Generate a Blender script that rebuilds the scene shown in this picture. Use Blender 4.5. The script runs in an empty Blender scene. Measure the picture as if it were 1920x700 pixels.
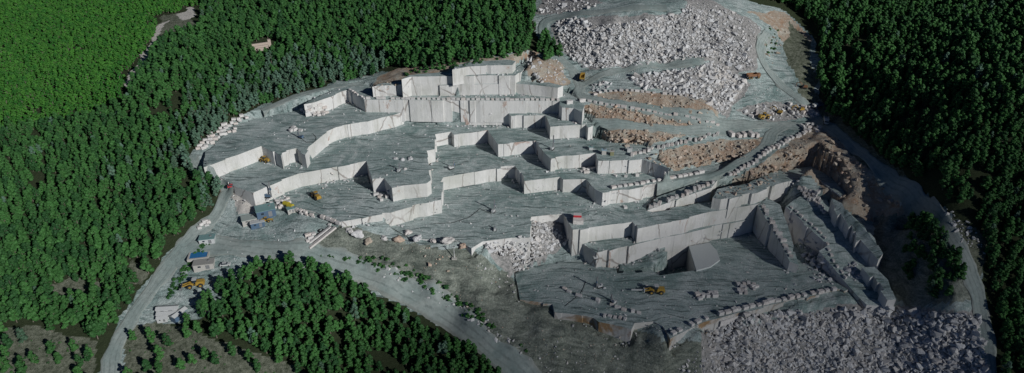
import bpy, bmesh, math, random
import numpy as np
from mathutils import Vector, Matrix, noise as mnoise

R = math.radians
rng = random.Random(7)
nrng = np.random.default_rng(11)
scn = bpy.context.scene

# ------------------------------------------------------------------ camera
CAM_H, PITCH, FPX = 210.0, R(30.0), 1280.0
cam_d = bpy.data.cameras.new('camera'); cam = bpy.data.objects.new('camera', cam_d)
scn.collection.objects.link(cam); scn.camera = cam
cam.location = (0, 0, CAM_H); cam.rotation_euler = (R(90) - PITCH, 0, 0)
cam_d.sensor_width = 36; cam_d.lens = 36 * FPX / 1920; cam_d.clip_start = 1; cam_d.clip_end = 20000

# ------------------------------------------------------------------ light
SUN_EL, SUN_AZ = 25.5, 48.0          # azimuth: degrees from -Y (behind the camera) towards +X
sx, sy, sz = math.sin(R(SUN_AZ)) * math.cos(R(SUN_EL)), -math.cos(R(SUN_AZ)) * math.cos(R(SUN_EL)), math.sin(R(SUN_EL))
w = bpy.data.worlds.new('World'); scn.world = w; w.use_nodes = True
nt = w.node_tree; bg = nt.nodes['Background']; sky = nt.nodes.new('ShaderNodeTexSky')
sky.sky_type = 'NISHITA'; sky.sun_disc = False; sky.sun_elevation = R(SUN_EL)
sky.sun_rotation = math.atan2(sx, sy)
sky.air_density = 0.4; sky.dust_density = 0.0; sky.ozone_density = 6.0
nt.links.new(sky.outputs[0], bg.inputs[0]); bg.inputs[1].default_value = 0.05
sl = bpy.data.lights.new('sun', 'SUN'); so = bpy.data.objects.new('sun', sl); scn.collection.objects.link(so)
sl.energy = 5.0; sl.angle = R(0.5); sl.color = (1.0, 0.985, 0.955)
so.rotation_euler = Vector((sx, sy, sz)).to_track_quat('Z', 'Y').to_euler()
scn.view_settings.view_transform = 'Standard'; scn.view_settings.look = 'None'
scn.view_settings.gamma = 1; scn.view_settings.exposure = -0.68
scn.render.engine = 'CYCLES'; scn.cycles.diffuse_bounces = 2

COL = scn.collection
# ------------------------------------------------------------------ pixel <-> world
cp, sp = math.cos(PITCH), math.sin(PITCH)
def ray(u, v):
    x = (u - 960) / FPX; q = -(v - 350) / FPX
    return x, cp + q * sp, -sp + q * cp
def unp(u, v, z):
    dx, dy, dz = ray(u, v); t = (z - CAM_H) / dz
    return dx * t, dy * t
def project(x, y, z):
    h = z - CAM_H
    f = y * cp - h * sp; up = y * sp + h * cp
    return 960 + FPX * x / f, 350 - FPX * up / f
def inpoly(px, py, poly):
    px = np.asarray(px, float); py = np.asarray(py, float); c = np.zeros(px.shape, bool)
    n = len(poly)
    for i in range(n):
        x1, y1 = poly[i][0], poly[i][1]; x2, y2 = poly[(i + 1) % n][0], poly[(i + 1) % n][1]
        if y1 == y2: continue
        m = ((y1 > py) != (y2 > py)) & (px < (x2 - x1) * (py - y1) / (y2 - y1) + x1)
        c ^= m
    return c

# ------------------------------------------------------------------ natural terrain control points (u, v, z)
CPTS = [
 # left / lower left
 (-500,700,-2),(0,700,0),(100,640,4),(200,690,-2),(250,590,6),(330,500,15),(400,425,23),(-500,450,22),(0,450,24),(200,420,26),(330,400,30),
 (410,395,26),(430,352,34),(362,306,42),(300,300,42),(100,330,38),(-500,250,50),(0,240,50),(200,230,52),(350,160,60),(365,285,44),
 (0,100,62),(200,60,66),(330,40,68),(0,-20,72),(-500,-60,80),(300,-80,80),(500,100,58),(600,60,61),(700,90,61),(600,-60,80),(470,150,53),(480,200,48.5),
 (560,180,51.5),(640,158,53.5),(690,153,54),(900,60,74),(960,90,72),(980,-40,84),(850,112,68),(950,104,71),(740,134,58.5),(700,135,55.5),(640,125,55),(430,250,45.5),
 # yard and road down to the right
 (480,445,22),(450,400,25),(560,440,24),(530,402,26.5),(470,392,28),(455,372,33),(500,430,22.5),(440,360,34),(560,470,20),(610,460,19.5),(700,517,9),(640,480,16),(850,597,-5),(980,690,-17),(760,560,2),
 (500,540,10),(700,620,-4),(850,690,-14),(600,700,-8),(400,690,-3),(400,600,5),(300,620,2),(380,530,13),(440,500,16),
 (580,410,28),(640,422,27.5),(690,425,25.5),(720,430,23),(690,450,21),(650,455,20),(760,462,19),(730,500,13.5),(850,470,19),(870,500,13),(900,560,6),(820,540,7),
 (958,552,0),(960,620,-9),(1010,582,-2.5),(1060,612,-5),(1040,640,-9),(1040,680,-16),(1130,622,-6.5),(1215,622,-4.5),(1150,680,-15),(1235,650,-6),(1257,649,-3.2),(1247,640,-2),(1222,626,-3.5),(1260,690,-17),(1000,600,-6),
 (1310,640,-5),(1340,690,-20),(1060,650,-12),(1000,755,-26),(1250,760,-30),
 # rubble slide into the pit
 (915,462,19.5),(893,470,20),(945,474,14.5),(960,454,18.5),(1000,412,19),(1000,450,13),(1050,425,16),(1060,447,10),(960,505,3),(1000,490,4.5),(1100,455,9.3),(1085,470,7.5),(1085,490,2),(1040,475,5),(940,520,2),(905,500,14),(925,540,4),
 # hole in the pit
 (1140,492,-1),(1180,484,-1),(1200,494,-1.3),(1180,508,-1.3),(1200,476,1.5),(1160,482,.6),(1235,490,.5),(1260,468,2.6),(1240,472,2.4),(1330,443,2.2),(1300,452,2.4),(1400,428,1.5),(1440,412,.5),
 # east side ramps
 (1440,378,21),(1500,372,22),(1540,365,22.5),(1300,385,21),(1228,382,21.5),(1480,425,11),(1495,450,6),(1510,480,2),(1550,530,-1),(1590,570,-4),(1490,500,1),(1520,440,8),
 (1500,330,31),(1450,330,30),(1380,350,26),(1430,300,34),(1500,252,40),(1450,300,36),(1530,285,40),(1580,300,39),(1560,340,34),(1620,340,36),
 (1540,228,41.5),(1600,285,40),(1650,325,38),(1700,362,36),(1760,415,32),(1800,470,27),(1825,530,16),(1845,600,6),(1860,690,-6),
 (1640,365,30),(1680,392,29),(1705,425,27),(1640,430,13),(1690,450,13),(1660,500,7),(1700,520,8),(1720,555,5),(1760,560,9),(1790,540,17),(1760,500,20),(1740,450,26),(1650,560,-4),
 # south east tip
 (1275,640,-5),(1320,620,-2.5),(1400,592,-1.5),(1500,568,-1.2),(1590,555,-1),(1620,590,-3),(1750,585,1),(1830,600,3),(1350,700,-28),(1500,690,-27),(1650,690,-22),(1800,690,-12),(1400,780,-40),(1800,780,-25),
 # the ramp with the berm
 (1215,388,22),(1230,372,23),(1330,330,29),(1400,300,33),(1435,268,37.5),(1450,237,40),(1420,228,41.5),(1360,340,27.5),(1290,358,25),
 (1257,317,29.5),(1350,318,29.5),(1350,300,32),(1420,275,37.5),(1425,256,39.5),(1370,248,39.5),(1300,262,38.5),(1188,276,37.5),(1230,296,36),(1300,300,32),
 (1110,230,45.5),(1200,238,44),(1285,243,42.5),(1350,246,40.5),(1200,262,39.5),(1140,250,41),
 (1080,185,53),(1100,192,53),(1170,203,51),(1250,215,48.5),(1340,228,45),(1400,230,42.5),(1160,222,48),(1250,232,45.5),
 (1110,176,54),(1180,170,57),(1260,178,56),(1330,195,54),(1345,218,46),(1200,198,52.5),(1280,210,50.5),
 (1060,165,56),(1020,150,62),(1000,120,67),(1030,115,65),(1085,150,57),(1100,135,60),(1060,110,64),(1030,85,69),(1018,60,75),(1030,35,81),(1060,25,84),
 (1100,128,60),(1170,126,61),(1240,120,62.5),(1320,112,63.5),(1130,150,59),(1200,142,61.5),(1300,125,63.5),(1340,118,64),(1190,160,57.5),(1260,168,57),
 (1080,38,84),(1150,38,87),(1220,35,88),(1275,22,90),(1150,10,90),(1250,0,92),(1290,0,95),(1340,20,90),(1420,58,78),(1440,50,77),
 (1330,70,79),(1400,100,69),(1420,130,61),(1380,140,58),(1350,165,53),(1370,190,49.5),(1400,195,48),(1440,160,53),(1420,170,52),(1470,150,55),(1440,100,64),
 (1500,190,48),(1530,205,44),(1470,200,45),(1420,205,46),(1400,215,43.5),(1480,60,72),(1510,80,69),(1500,120,62),(1540,150,56),
 (1150,-60,98),(1350,-40,95),(1450,10,84),(1550,40,78),(1600,100,70),(1700,0,86),(1800,100,80),(1700,250,54),(1900,200,76),(1900,0,95),(1900,400,38),(1900,600,4),(1850,480,25),
 (2400,0,120),(2400,350,50),(2400,700,0),(1700,-80,100),(1780,340,48),(1950,-80,108),
]
cx, cy, cz = [], [], []
for u, v, z in CPTS:
    if 950 < u < 1600 and 405 < v < 760 and z < 5: z += 3.0 + (1.6 if v > 535 else 0)
    x, y = unp(u, v, z); cx.append(x); cy.append(y); cz.append(z)
for x, y, z in ((-900,300,60),(-900,900,110),(0,1000,120),(900,1000,140),(900,300,120),(-500,60,-10),(0,60,-60),(500,60,0),(0,600,100)):
    cx.append(x); cy.append(y); cz.append(z)
cx, cy, cz = map(np.array, (cx, cy, cz))
nC = len(cx)
A = np.sqrt((cx[:, None] - cx) ** 2 + (cy[:, None] - cy) ** 2) - 0.8 * np.eye(nC)
P1 = np.stack([np.ones(nC), cx, cy], 1)
M = np.block([[A, P1], [P1.T, np.zeros((3, 3))]])
sol = np.linalg.lstsq(M, np.concatenate([cz, np.zeros(3)]), rcond=None)[0]
def Nfun(x, y):
    x = np.asarray(x, float); y = np.asarray(y, float)
    out = sol[nC] + sol[nC + 1] * x + sol[nC + 2] * y
    for i in range(nC):
        out = out + sol[i] * np.sqrt((x - cx[i]) ** 2 + (y - cy[i]) ** 2)
    return out
def vnoise(x, y, s, seed):
    """cheap value noise on arrays, cell size s"""
    r = np.random.default_rng(seed); g = r.random((256, 256))
    fx, fy = x / s, y / s; ix, iy = np.floor(fx).astype(int), np.floor(fy).astype(int)
    tx, ty = fx - ix, fy - iy; tx = tx * tx * (3 - 2 * tx); ty = ty * ty * (3 - 2 * ty)
    q = lambda a, b: g[a & 255, b & 255]
    return (q(ix, iy) * (1 - tx) + q(ix + 1, iy) * tx) * (1 - ty) + (q(ix, iy + 1) * (1 - tx) + q(ix + 1, iy + 1) * tx) * ty - 0.5

# ------------------------------------------------------------------ benches: (name, thickness, outline (u, v[, z]), default z)
PLATES = [
 ('pit_floor', 14, 3.0, [(966,512),(969,528),(972,545),(975,562),(1005,566),(1036,570),(1040,586),(1078,590),(1112,596),(1123,604),(1150,609),(1184,618),(1190,606),(1225,603),(1243,612),(1257,635),
    (1288,619),(1320,604),(1380,588),(1440,573),(1520,556),(1590,543),(1560,525),(1530,505),(1505,480),(1480,450),(1465,425),(1432,418),(1400,436),(1370,441),(1330,452),(1290,462),(1304,507),(1270,512),(1236,517),(1222,507),(1157,513),(1155,503),(1129,501),(1120,486),(1095,492),(1060,490),(1020,497),(985,505)]),
 ('lower_ledge', 22, 12.3, [(1119,474),(1160,465),(1193,458),(1248,445),(1290,437),(1327,428),(1395,414),(1421,404),(1425,385),(1380,375),(1200,400),(1070,420),(1066,445),(1090,456)]),
 ('main_floor', 24, 21.0, [(733,426),(768,446),(800,449),(860,452),(884,466),(905,453),(960,446),(994,446),(996,407),(1030,403),(1057,402),(1074,431),(1103,429),(1105,427),(1148,421),(1170,419),(1186,416),(1196,429),(1240,420),(1282,412),(1349,395),(1419,383),
    (1440,376),(1440,370),(1380,372),(1335,377),(1290,386),(1225,398),(1213,396),(1212,385),(1232,368),(1280,352),(1230,340),(1000,300),(800,300),(760,330),(700,395)]),
 ('east_ramp', 16, 0, [(1421,384,21),(1435,408,18),(1450,436,14.5),(1466,463,11.5),(1481,490,9),(1497,496,8.4),(1488,462,11.7),(1478,425,16),(1463,383,21),(1440,374,21.6)]),
 ('far_east_ramp', 26, 0, [(1473,388,20.6),(1500,411,18),(1527,435,15.5),(1553,458,13),(1537,467,12.3),(1560,497,8.6),(1585,530,4.6),(1610,560,1.2),(1624,575,-0.6),(1672,577,-0.6),(1655,545,3),(1645,500,8.4),(1600,440,15),(1565,400,19.4),(1550,375,22),(1500,372,22)]),
 ('shadow_bench', 14, 0, [(1558,378,26),(1571,404,23.5),(1576,402,23.5),(1592,426,21),(1597,424,21),(1606,452,18),(1613,450,18),(1647,488,14),(1655,478,15.5),(1640,450,19),(1622,425,22.5),(1600,400,26),(1580,376,29)]),
 ('shadow_bench', 16, 0, [(1616,502,11),(1632,520,9.5),(1638,518,9.5),(1664,563,5),(1680,562,5.5),(1665,525,9.5),(1640,500,12)]),
 ('east_bench', 12, 27.5, [(1336,371),(1352,374),(1380,370),(1420,362),(1456,346),(1490,337),(1517,327),(1548,347),(1577,368),(1586,362),(1560,335),(1520,312),(1450,322),(1400,345),(1345,355)]),
 ('berm_bench', 12, 0, [(1214,395,21.3),(1234,387,22.6),(1275,372,25),(1310,360,27),(1334,352,28.6),(1345,338,29.5),(1300,346,27),(1262,358,25),(1232,370,23),(1216,384,21.6)]),
 ('middle_bench', 14, 29.0, [(488,366),(520,384),(552,390),(600,402),(640,416),(690,407),(733,399),(760,391),(800,381),(827,375),(831,333),(870,326),(910,319),(966,311),(983,340),(1015,336),(1050,332),(1056,337),(1099,336),(1117,356),(1130,362),(1180,356),(1250,342),(1317,331),
    (1345,323),(1385,306),(1360,306),(1300,316),(1257,322),(1230,312),(1130,306),(1034,308),(1005,275),(935,281),(913,256),(850,262),(818,264),(803,293),(806,350),(740,362),(700,346),(687,313),(560,337),(512,357)]),
 ('upper_middle_bench', 14, 37.0, [(398,322),(438,349),(474,362),(512,346),(560,326),(620,315),(687,302),(698,336),(720,334),(735,353),(757,348),(800,344),(808,338),(800,283),(815,280),(816,252),(846,247),(851,253),(885,249),(914,244),(934,271),(983,266),(1005,264),(1033,298),(1075,292),(1117,287),(1122,302),(1160,301),(1204,299),(1235,309),(1254,316),(1232,300),(1202,285),
    (1215,278),(1200,270),(1150,268),(1138,266),(1104,250),(1030,250),(1020,232),(950,226),(745,222),(690,238),(640,248),(605,266),(575,296),(556,290),(530,300),(490,286),(445,302),(402,318)]),
 ('upper_bench', 14, 45.0, [(382,314),(400,308),(445,291),(490,274),(527,293),(529,287),(556,278),(572,291),(586,270),(606,253),(630,239),(660,232),(690,228),(715,221),(738,216),(760,208),(850,210),(953,212),(958,218),(990,217),(1022,216),(1026,222),(1032,238),(1060,236),(1099,234),(1103,240),(1112,236),(1112,227),
    (1078,214),(1046,204),(1000,200),(700,198),(652,186),(600,197),(560,207),(480,222),(440,235),(385,285)]),
 ('road_bench', 14, 53.0, [(570,196),(590,192),(622,181),(651,169),(683,187),(780,188),(900,189),(1049,190),(1054,202),(1076,203),(1092,211),(1096,198),(1084,188),(1078,178),(1060,174),(705,172),(688,160),(665,157),(630,166)]),
 ('top_bench', 12, 59.7, [(698,163),(710,161),(770,160),(870,159),(980,158),(1015,161),(1046,165),(1056,161),(1030,155),(985,153),(760,152),(712,157)]),
 ('top_bench', 12, 65.0, [(753,149),(770,144),(860,143),(966,142),(984,128),(1001,112),(991,111),(960,133),(850,135),(768,141)]),
 ('top_bench', 10, 70.3, [(848,131),(880,125),(920,123),(961,122),(967,115),(955,112),(900,115),(855,123)]),
]
plates = []
for name, th, z0, pts in PLATES:
    p3 = []
    for q in pts:
        z = q[2] if len(q) > 2 else z0
        x, y = unp(q[0], q[1], z); p3.append((x, y, z))
    p = np.array(p3); Amat = np.stack([p[:, 0], p[:, 1], np.ones(len(p))], 1)
    co = np.linalg.lstsq(Amat, p[:, 2], rcond=None)[0]
    if np.ptp(p[:, 2]) < 0.01: co = np.array([0, 0, z0])
    else: p3 = [(x, y, float(co[0] * x + co[1] * y + co[2])) for x, y, _ in p3]
    plates.append((name, th, p3, co))

# ------------------------------------------------------------------ surface grids (0.5 m)
GX0, GX1, GY0, GY1, GS = -420.0, 430.0, 110.0, 680.0, 0.5
gx = np.arange(GX0, GX1 + .01, GS); gy = np.arange(GY0, GY1 + .01, GS)
cgx = np.arange(GX0, GX1 + 4, 4.0); cgy = np.arange(GY0, GY1 + 4, 4.0)
CX, CY = np.meshgrid(cgx, cgy); CN = Nfun(CX, CY)
def bil(G, x, y, x0, y0, s):
    fx = np.clip((x - x0) / s, 0, G.shape[1] - 1.001); fy = np.clip((y - y0) / s, 0, G.shape[0] - 1.001)
    ix = fx.astype(int); iy = fy.astype(int); tx = fx - ix; ty = fy - iy
    return (G[iy, ix] * (1 - tx) + G[iy, ix + 1] * tx) * (1 - ty) + (G[iy + 1, ix] * (1 - tx) + G[iy + 1, ix + 1] * tx) * ty
GX, GY = np.meshgrid(gx, gy)
N = bil(CN, GX, GY, GX0, GY0, 4.0)
PU, PV = project(GX, GY, N)
# roughness of natural ground: strong on rubble and cut slopes, weak on roads
ROUGH = [([(640,415),(740,450),(880,470),(960,520),(1040,580),(1180,625),(1330,640),(1330,760),(1000,760),(980,680),(850,590),(700,510),(590,480)], 2.3),
 ([(1500,250),(1540,240),(1660,350),(1720,420),(1700,560),(1640,480),(1560,370),(1500,320)], 2.8),
 ([(1030,45),(1130,45),(1290,10),(1420,50),(1410,130),(1240,118),(1100,128),(1050,95)], 2.0),
 ([(1320,620),(1600,575),(1830,590),(1850,760),(1330,760)], 2.6),
 ([(1100,170),(1340,190),(1350,222),(1200,200)], 1.8), ([(1090,195),(1355,238),(1200,235),(1110,222)], 1.4),
 ([(1120,243),(1290,250),(1250,265),(1170,278),(1130,262)], 1.5), ([(1200,300),(1430,255),(1420,275),(1350,300),(1260,318)], 1.6),
 ([(1330,365),(1500,250),(1530,260),(1530,320),(1450,345),(1370,372)], 1.8), ([(975,110),(1055,112),(1070,165),(1000,158)], 1.5),
 ([(700,150),(745,130),(960,100),(1000,100),(960,130),(760,150)], 1.2), ([(430,370),(500,370),(510,395),(450,410)], 1.0),
 ([(900,450),(1000,400),(1065,405),(1075,450),(1000,500),(960,520)], 1.5)]
amp = np.full(N.shape, 0.25)
for poly, a in ROUGH: amp[inpoly(PU, PV, poly)] = a
k = np.ones(9) / 9
for _ in range(2):
    amp = np.apply_along_axis(lambda r: np.convolve(r, k, 'same'), 0, amp)
    amp = np.apply_along_axis(lambda r: np.convolve(r, k, 'same'), 1, amp)
nz = vnoise(GX + .35 * GY, GY, 9, 1) + 0.6 * vnoise(GX, GY, 4.2, 2) + 0.35 * vnoise(GX, GY + .5 * GX, 2.1, 3)
N = N + amp * nz * 1.1
HOLE = [unp(u, v, 3.0) for u, v in [(1222,507),(1236,518),(1306,508),(1292,461),(1262,464),(1250,482),(1224,500)]]
N[inpoly(GX, GY, HOLE)] = -9.0
N[inpoly(GX, GY, [unp(u, v, 3.0) for u, v in [(1128,503),(1156,503),(1157,514),(1224,508),(1222,500),(1160,499),(1130,496)]])] = -4.5
S = N.copy(); PM = np.full(N.shape, False); PT = np.full(N.shape, -1e9)
for name, th, p3, co in plates:
    xs = [p[0] for p in p3]; ys = [p[1] for p in p3]
    i0, i1 = np.searchsorted(gy, [min(ys) - 1, max(ys) + 1]); j0, j1 = np.searchsorted(gx, [min(xs) - 1, max(xs) + 1])
    X, Y = GX[i0:i1, j0:j1], GY[i0:i1, j0:j1]
    m = inpoly(X, Y, p3); zz = co[0] * X + co[1] * Y + co[2]
    sub = PT[i0:i1, j0:j1]; sub[m] = np.maximum(sub[m], zz[m]); PM[i0:i1, j0:j1] |= m
S[PM] = PT[PM]
T = S.copy(); T[PM] -= 0.7
def filt(a, r, f):
    out = a.copy()
    for ax in (0, 1):
        src = out.copy()
        for d in range(1, r + 1):
            for sgn in (-1, 1): out = f(out, np.roll(src, sgn * d, ax))
    return out
Tmin = filt(T, 3, np.minimum); near = filt(PM.astype(np.uint8), 3, np.maximum) > 0
Tm = np.where(near, Tmin, T)
def surf(x, y): return bil(S, np.asarray(x, float), np.asarray(y, float), GX0, GY0, GS)
def surfmax(x, y): return float(surf(x, y))
def hits(us, vs):
    """where the view rays through the given pixels meet the ground"""
    us = np.asarray(us, float); vs = np.asarray(vs, float)
    dx = (us - 960) / FPX; q = -(vs - 350) / FPX; dy = cp + q * sp; dz = -sp + q * cp
    t = np.full(us.shape, 200.0) ; done = np.zeros(us.shape, bool)
    tt = 200.0
    while tt < 760 and not done.all():
        h = (CAM_H + dz * tt) < surf(dx * tt, dy * tt)
        new = h & ~done; t[new] = tt; done |= new; tt += 0.4
    t[~done] = 700
    t -= 0.2
    return dx * t, dy * t, surf(dx * t, dy * t)
def hit(u, v):
    a, b, c = hits([u], [v]); return float(a[0]), float(b[0]), float(c[0])
def hitz(u, v, dz=0):
    x, y, z = hit(u, v); return Vector((x, y, z + dz))

# ------------------------------------------------------------------ tagging
def tag(o, label=None, cat=None, group=None, kind=None):
    if label: o['label'] = label
    if cat: o['category'] = cat
    if group: o['group'] = group
    if kind: o['kind'] = kind
    return o
def empty(name, loc, rz=0, sc=1.0):
    o = bpy.data.objects.new(name, None); COL.objects.link(o); o.location = loc; o.rotation_euler = (0, 0, rz); o.scale = (sc, sc, sc); return o
def link(name, me, parent=None, col=None):
    o = bpy.data.objects.new(name, me); (col or COL).objects.link(o)
    if parent: o.parent = parent
    return o

# ------------------------------------------------------------------ materials
def mat(name):
    m = bpy.data.materials.new(name); m.use_nodes = True; n = m.node_tree
    return m, n, n.nodes['Principled BSDF'], n.links.new
def simple(name, col, rough=.6, metal=0, var=.12, scale=3.0):
    m, n, b, L = mat(name)
    g = n.nodes.new('ShaderNodeNewGeometry'); t = n.nodes.new('ShaderNodeTexNoise'); t.inputs['Scale'].default_value = scale; t.inputs['Detail'].default_value = 5
    L(g.outputs['Position'], t.inputs['Vector'])
    mx = n.nodes.new('ShaderNodeMixRGB'); mx.inputs[1].default_value = (*[c * (1 - var * 2) for c in col], 1); mx.inputs[2].default_value = (*[min(1, c * (1 + var)) for c in col], 1)
    L(t.outputs[0], mx.inputs[0]); L(mx.outputs[0], b.inputs['Base Color'])
    b.inputs['Roughness'].default_value = rough; b.inputs['Metallic'].default_value = metal
    return m
class G:
    """small node-building helper"""
    def __init__(s, nt): s.nt = nt; s.L = nt.links.new; s.geo = nt.nodes.new('ShaderNodeNewGeometry'); s.pos = s.geo.outputs['Position']
    def nd(s, t): return s.nt.nodes.new(t)
    def mapv(s, sc, rot=(0, 0, 0), src=None):
        m = s.nd('ShaderNodeMapping'); m.inputs['Scale'].default_value = sc; m.inputs['Rotation'].default_value = rot; s.L(src or s.pos, m.inputs[0]); return m.outputs[0]
    def noise(s, scale, detail=6, rough=.55, dist=0, vec=None):
        t = s.nd('ShaderNodeTexNoise'); t.inputs['Scale'].default_value = scale; t.inputs['Detail'].default_value = detail
        t.inputs['Roughness'].default_value = rough; t.inputs['Distortion'].default_value = dist; s.L(vec or s.pos, t.inputs['Vector']); return t.outputs[0]
    def ramp(s, f, stops):
        r = s.nd('ShaderNodeValToRGB'); e = r.color_ramp.elements
        while len(e) < len(stops): e.new(0.5)
        for i, (p, c) in enumerate(stops):
            e[i].position = p; e[i].color = (*c, 1) if not isinstance(c, (int, float)) else (c, c, c, 1)
        s.L(f, r.inputs[0]); return r.outputs[0]
    def mix(s, f, a, b, mode='MIX'):
        m = s.nd('ShaderNodeMixRGB'); m.blend_type = mode
        for i, x in enumerate((f, a, b)):
            if isinstance(x, (int, float)): m.inputs[i].default_value = x if i == 0 else (x, x, x, 1)
            elif isinstance(x, tuple): m.inputs[i].default_value = (*x, 1)
            else: s.L(x, m.inputs[i])
        return m.outputs[0]
    def math(s, op, a, b=0.0):
        m = s.nd('ShaderNodeMath'); m.operation = op
        for i, x in enumerate((a, b)):
            if isinstance(x, (int, float)): m.inputs[i].default_value = x
            else: s.L(x, m.inputs[i])
        return m.outputs[0]
    def attr(s, name):
        a = s.nd('ShaderNodeAttribute'); a.attribute_name = name; return a
    def bump(s, b, h, strength, dist):
        n = s.nd('ShaderNodeBump'); n.inputs['Strength'].default_value = strength; n.inputs['Distance'].default_value = dist
        s.L(h, n.inputs['Height']); s.L(n.outputs[0], b.inputs['Normal'])

def floor_color(g):
    big = g.noise(0.022, 4, .6, 1.2)
    base = g.mix(g.ramp(big, [(.38, 0.0), (.6, 1.0)]), (.21, .295, .285), (.37, .45, .44))
    pale = g.ramp(g.noise(0.06, 8, .68, 2.5), [(.44, 0.0), (.66, 1.0)])
    base = g.mix(g.math('MULTIPLY', pale, .75), base, (.58, .64, .63))
    # wheel tracks: bent thin bands
    dv = g.nd('ShaderNodeMixRGB'); dv.blend_type = 'ADD'; dv.inputs[0].default_value = 1
    nv = g.nd('ShaderNodeTexNoise'); nv.inputs['Scale'].default_value = .028; nv.inputs['Detail'].default_value = 2; g.L(g.pos, nv.inputs['Vector'])
    sc = g.nd('ShaderNodeVectorMath'); sc.operation = 'SCALE'; sc.inputs['Scale'].default_value = 22; g.L(nv.outputs[1], sc.inputs[0])
    g.L(g.pos, dv.inputs[1]); g.L(sc.outputs[0], dv.inputs[2])
    def tracks(rot, s2, lo, hi):
        st = g.noise(s2, 5, .65, .3, g.mapv((.07, 1, .3), (0, 0, rot), dv.outputs[0])); return g.ramp(st, [(lo, 1.0), (hi, 0.0)])
    t1 = tracks(.35, .8, .36, .48); t2 = tracks(-.5, .65, .34, .46)
    tr = g.math('MAXIMUM', t1, g.math('MULTIPLY', t2, .7))
    base = g.mix(g.math('MULTIPLY', tr, .9), base, (.075, .11, .108))
    grit = g.ramp(g.noise(1.6, 4, .75), [(.36, .7), (.66, 1.25)])
    return g.mix(1.0, base, grit, 'MULTIPLY'), tr

def marble_color(g):
    warm = g.noise(.09, 5, .6)
    c = g.mix(warm, (.62, .625, .615), (.75, .74, .72))
    streak = g.ramp(g.noise(1.0, 4, .6, .3, g.mapv((.9, .9, .05))), [(.3, .94), (.62, 1.01)])
    c = g.mix(1.0, c, streak, 'MULTIPLY')
    stain = g.ramp(g.noise(1.0, 5, .7, .5, g.mapv((.35, .35, .035))), [(.56, 0.0), (.68, 1.0)])
    c = g.mix(g.math('MULTIPLY', stain, .45), c, (.30, .29, .25))
    dirty = g.ramp(g.noise(.05, 6, .6, 1), [(.45, 0.0), (.7, 1.0)])
    c = g.mix(g.math('MULTIPLY', dirty, .6), c, (.42, .43, .38))
    # natural joints
    v = g.nd('ShaderNodeTexVoronoi'); v.feature = 'DISTANCE_TO_EDGE'; v.inputs['Scale'].default_value = .06
    dn = g.nd('ShaderNodeTexNoise'); dn.inputs['Scale'].default_value = .25; dn.inputs['Detail'].default_value = 5; g.L(g.pos, dn.inputs['Vector'])
    sc = g.nd('ShaderNodeVectorMath'); sc.operation = 'SCALE'; sc.inputs['Scale'].default_value = 1.6; g.L(dn.outputs[1], sc.inputs[0])
    ad = g.nd('ShaderNodeVectorMath'); ad.operation = 'ADD'; g.L(g.mapv((1, 1, .5)), ad.inputs[0]); g.L(sc.outputs[0], ad.inputs[1]); g.L(ad.outputs[0], v.inputs['Vector'])
    msk = g.ramp(g.noise(.04, 3), [(.38, 0.0), (.5, 1.0)])
    cr = g.math('MULTIPLY', g.ramp(v.outputs[0], [(.006, 1.0), (.02, 0.0)]), msk)
    c = g.mix(g.math('MULTIPLY', cr, .6), c, (.14, .10, .08))
    red = g.ramp(g.noise(.055, 7, .7, 1.5, g.mapv((1, 1, .7))), [(.615, 0.0), (.66, 1.0)])
    c = g.mix(g.math('MULTIPLY', red, .75), c, g.mix(g.noise(1.2), (.26, .12, .08), (.58, .42, .34)))
    return c

def bench_mat(name, ochre_walls=False):
  m_bench, n, b, L = mat(name); g = G(n)
  fc, tr = floor_color(g); mc = marble_color(g)
  sp_ = g.nd('ShaderNodeSeparateXYZ'); L(g.pos, sp_.inputs[0])
  if ochre_walls: mc = g.mix(g.math('MULTIPLY', g.ramp(g.noise(.06, 6, .65, 1), [(.48, 0.0), (.6, 1.0)]), g.math('LESS_THAN', sp_.outputs[1], 262.0)), g.mix(.3, mc, (.25, .26, .24)), g.mix(g.noise(.8, 6, .7), (.20, .13, .07), (.42, .29, .17)))
  sep = g.nd('ShaderNodeSeparateXYZ'); L(g.geo.outputs['True Normal'], sep.inputs[0])
  wall = g.ramp(sep.outputs[2], [(.45, 1.0), (.7, 0.0)])
  L(g.mix(wall, fc, mc), b.inputs['Base Color']); b.inputs['Roughness'].default_value = .92; b.inputs['Specular IOR Level'].default_value = .2
  g.bump(b, g.math('ADD', g.noise(.9, 8, .7), g.noise(1.0, 4, .6, .3, g.mapv((.5, .5, .08)))), .4, .5)
  return m_bench
m_bench = bench_mat('quarry_bench_rock'); m_bench_ochre = bench_mat('stained_bench_rock', True)

m_road, n, b, L = mat('dusty_road'); g = G(n)
st = g.noise(.5, 5, .6)
c = g.mix(g.ramp(g.noise(.05, 5, .6, 1), [(.35, 0.0), (.65, 1.0)]), (.23, .29, .28), (.33, .375, .36))
c = g.mix(1.0, c, g.ramp(st, [(.3, .82), (.7, 1.1)]), 'MULTIPLY')
ac = g.math('ADD', g.attr('across').outputs['Fac'], g.math('MULTIPLY', g.math('SUBTRACT', g.noise(.12, 4, .6), .5), .22))
rut = g.math('SINE', g.math('MULTIPLY', ac, 25.0)); rut = g.math('MULTIPLY', g.ramp(rut, [(.45, 0.0), (.85, 1.0)]), g.ramp(g.noise(.3, 5, .7), [(.38, 0.0), (.6, 1.0)]))
c = g.mix(g.math('MULTIPLY', rut, .5), c, (.12, .15, .145))
sh_ = g.ramp(g.math('ADD', g.math('ABSOLUTE', ac), g.math('MULTIPLY', g.math('SUBTRACT', g.noise(.9, 5, .75), .5), .25)), [(.36, 0.0), (.5, 1.0)])
c = g.mix(g.math('MULTIPLY', sh_, .6), c, g.mix(g.noise(1.4, 5, .8), (.10, .12, .10), (.46, .46, .43)))
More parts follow.
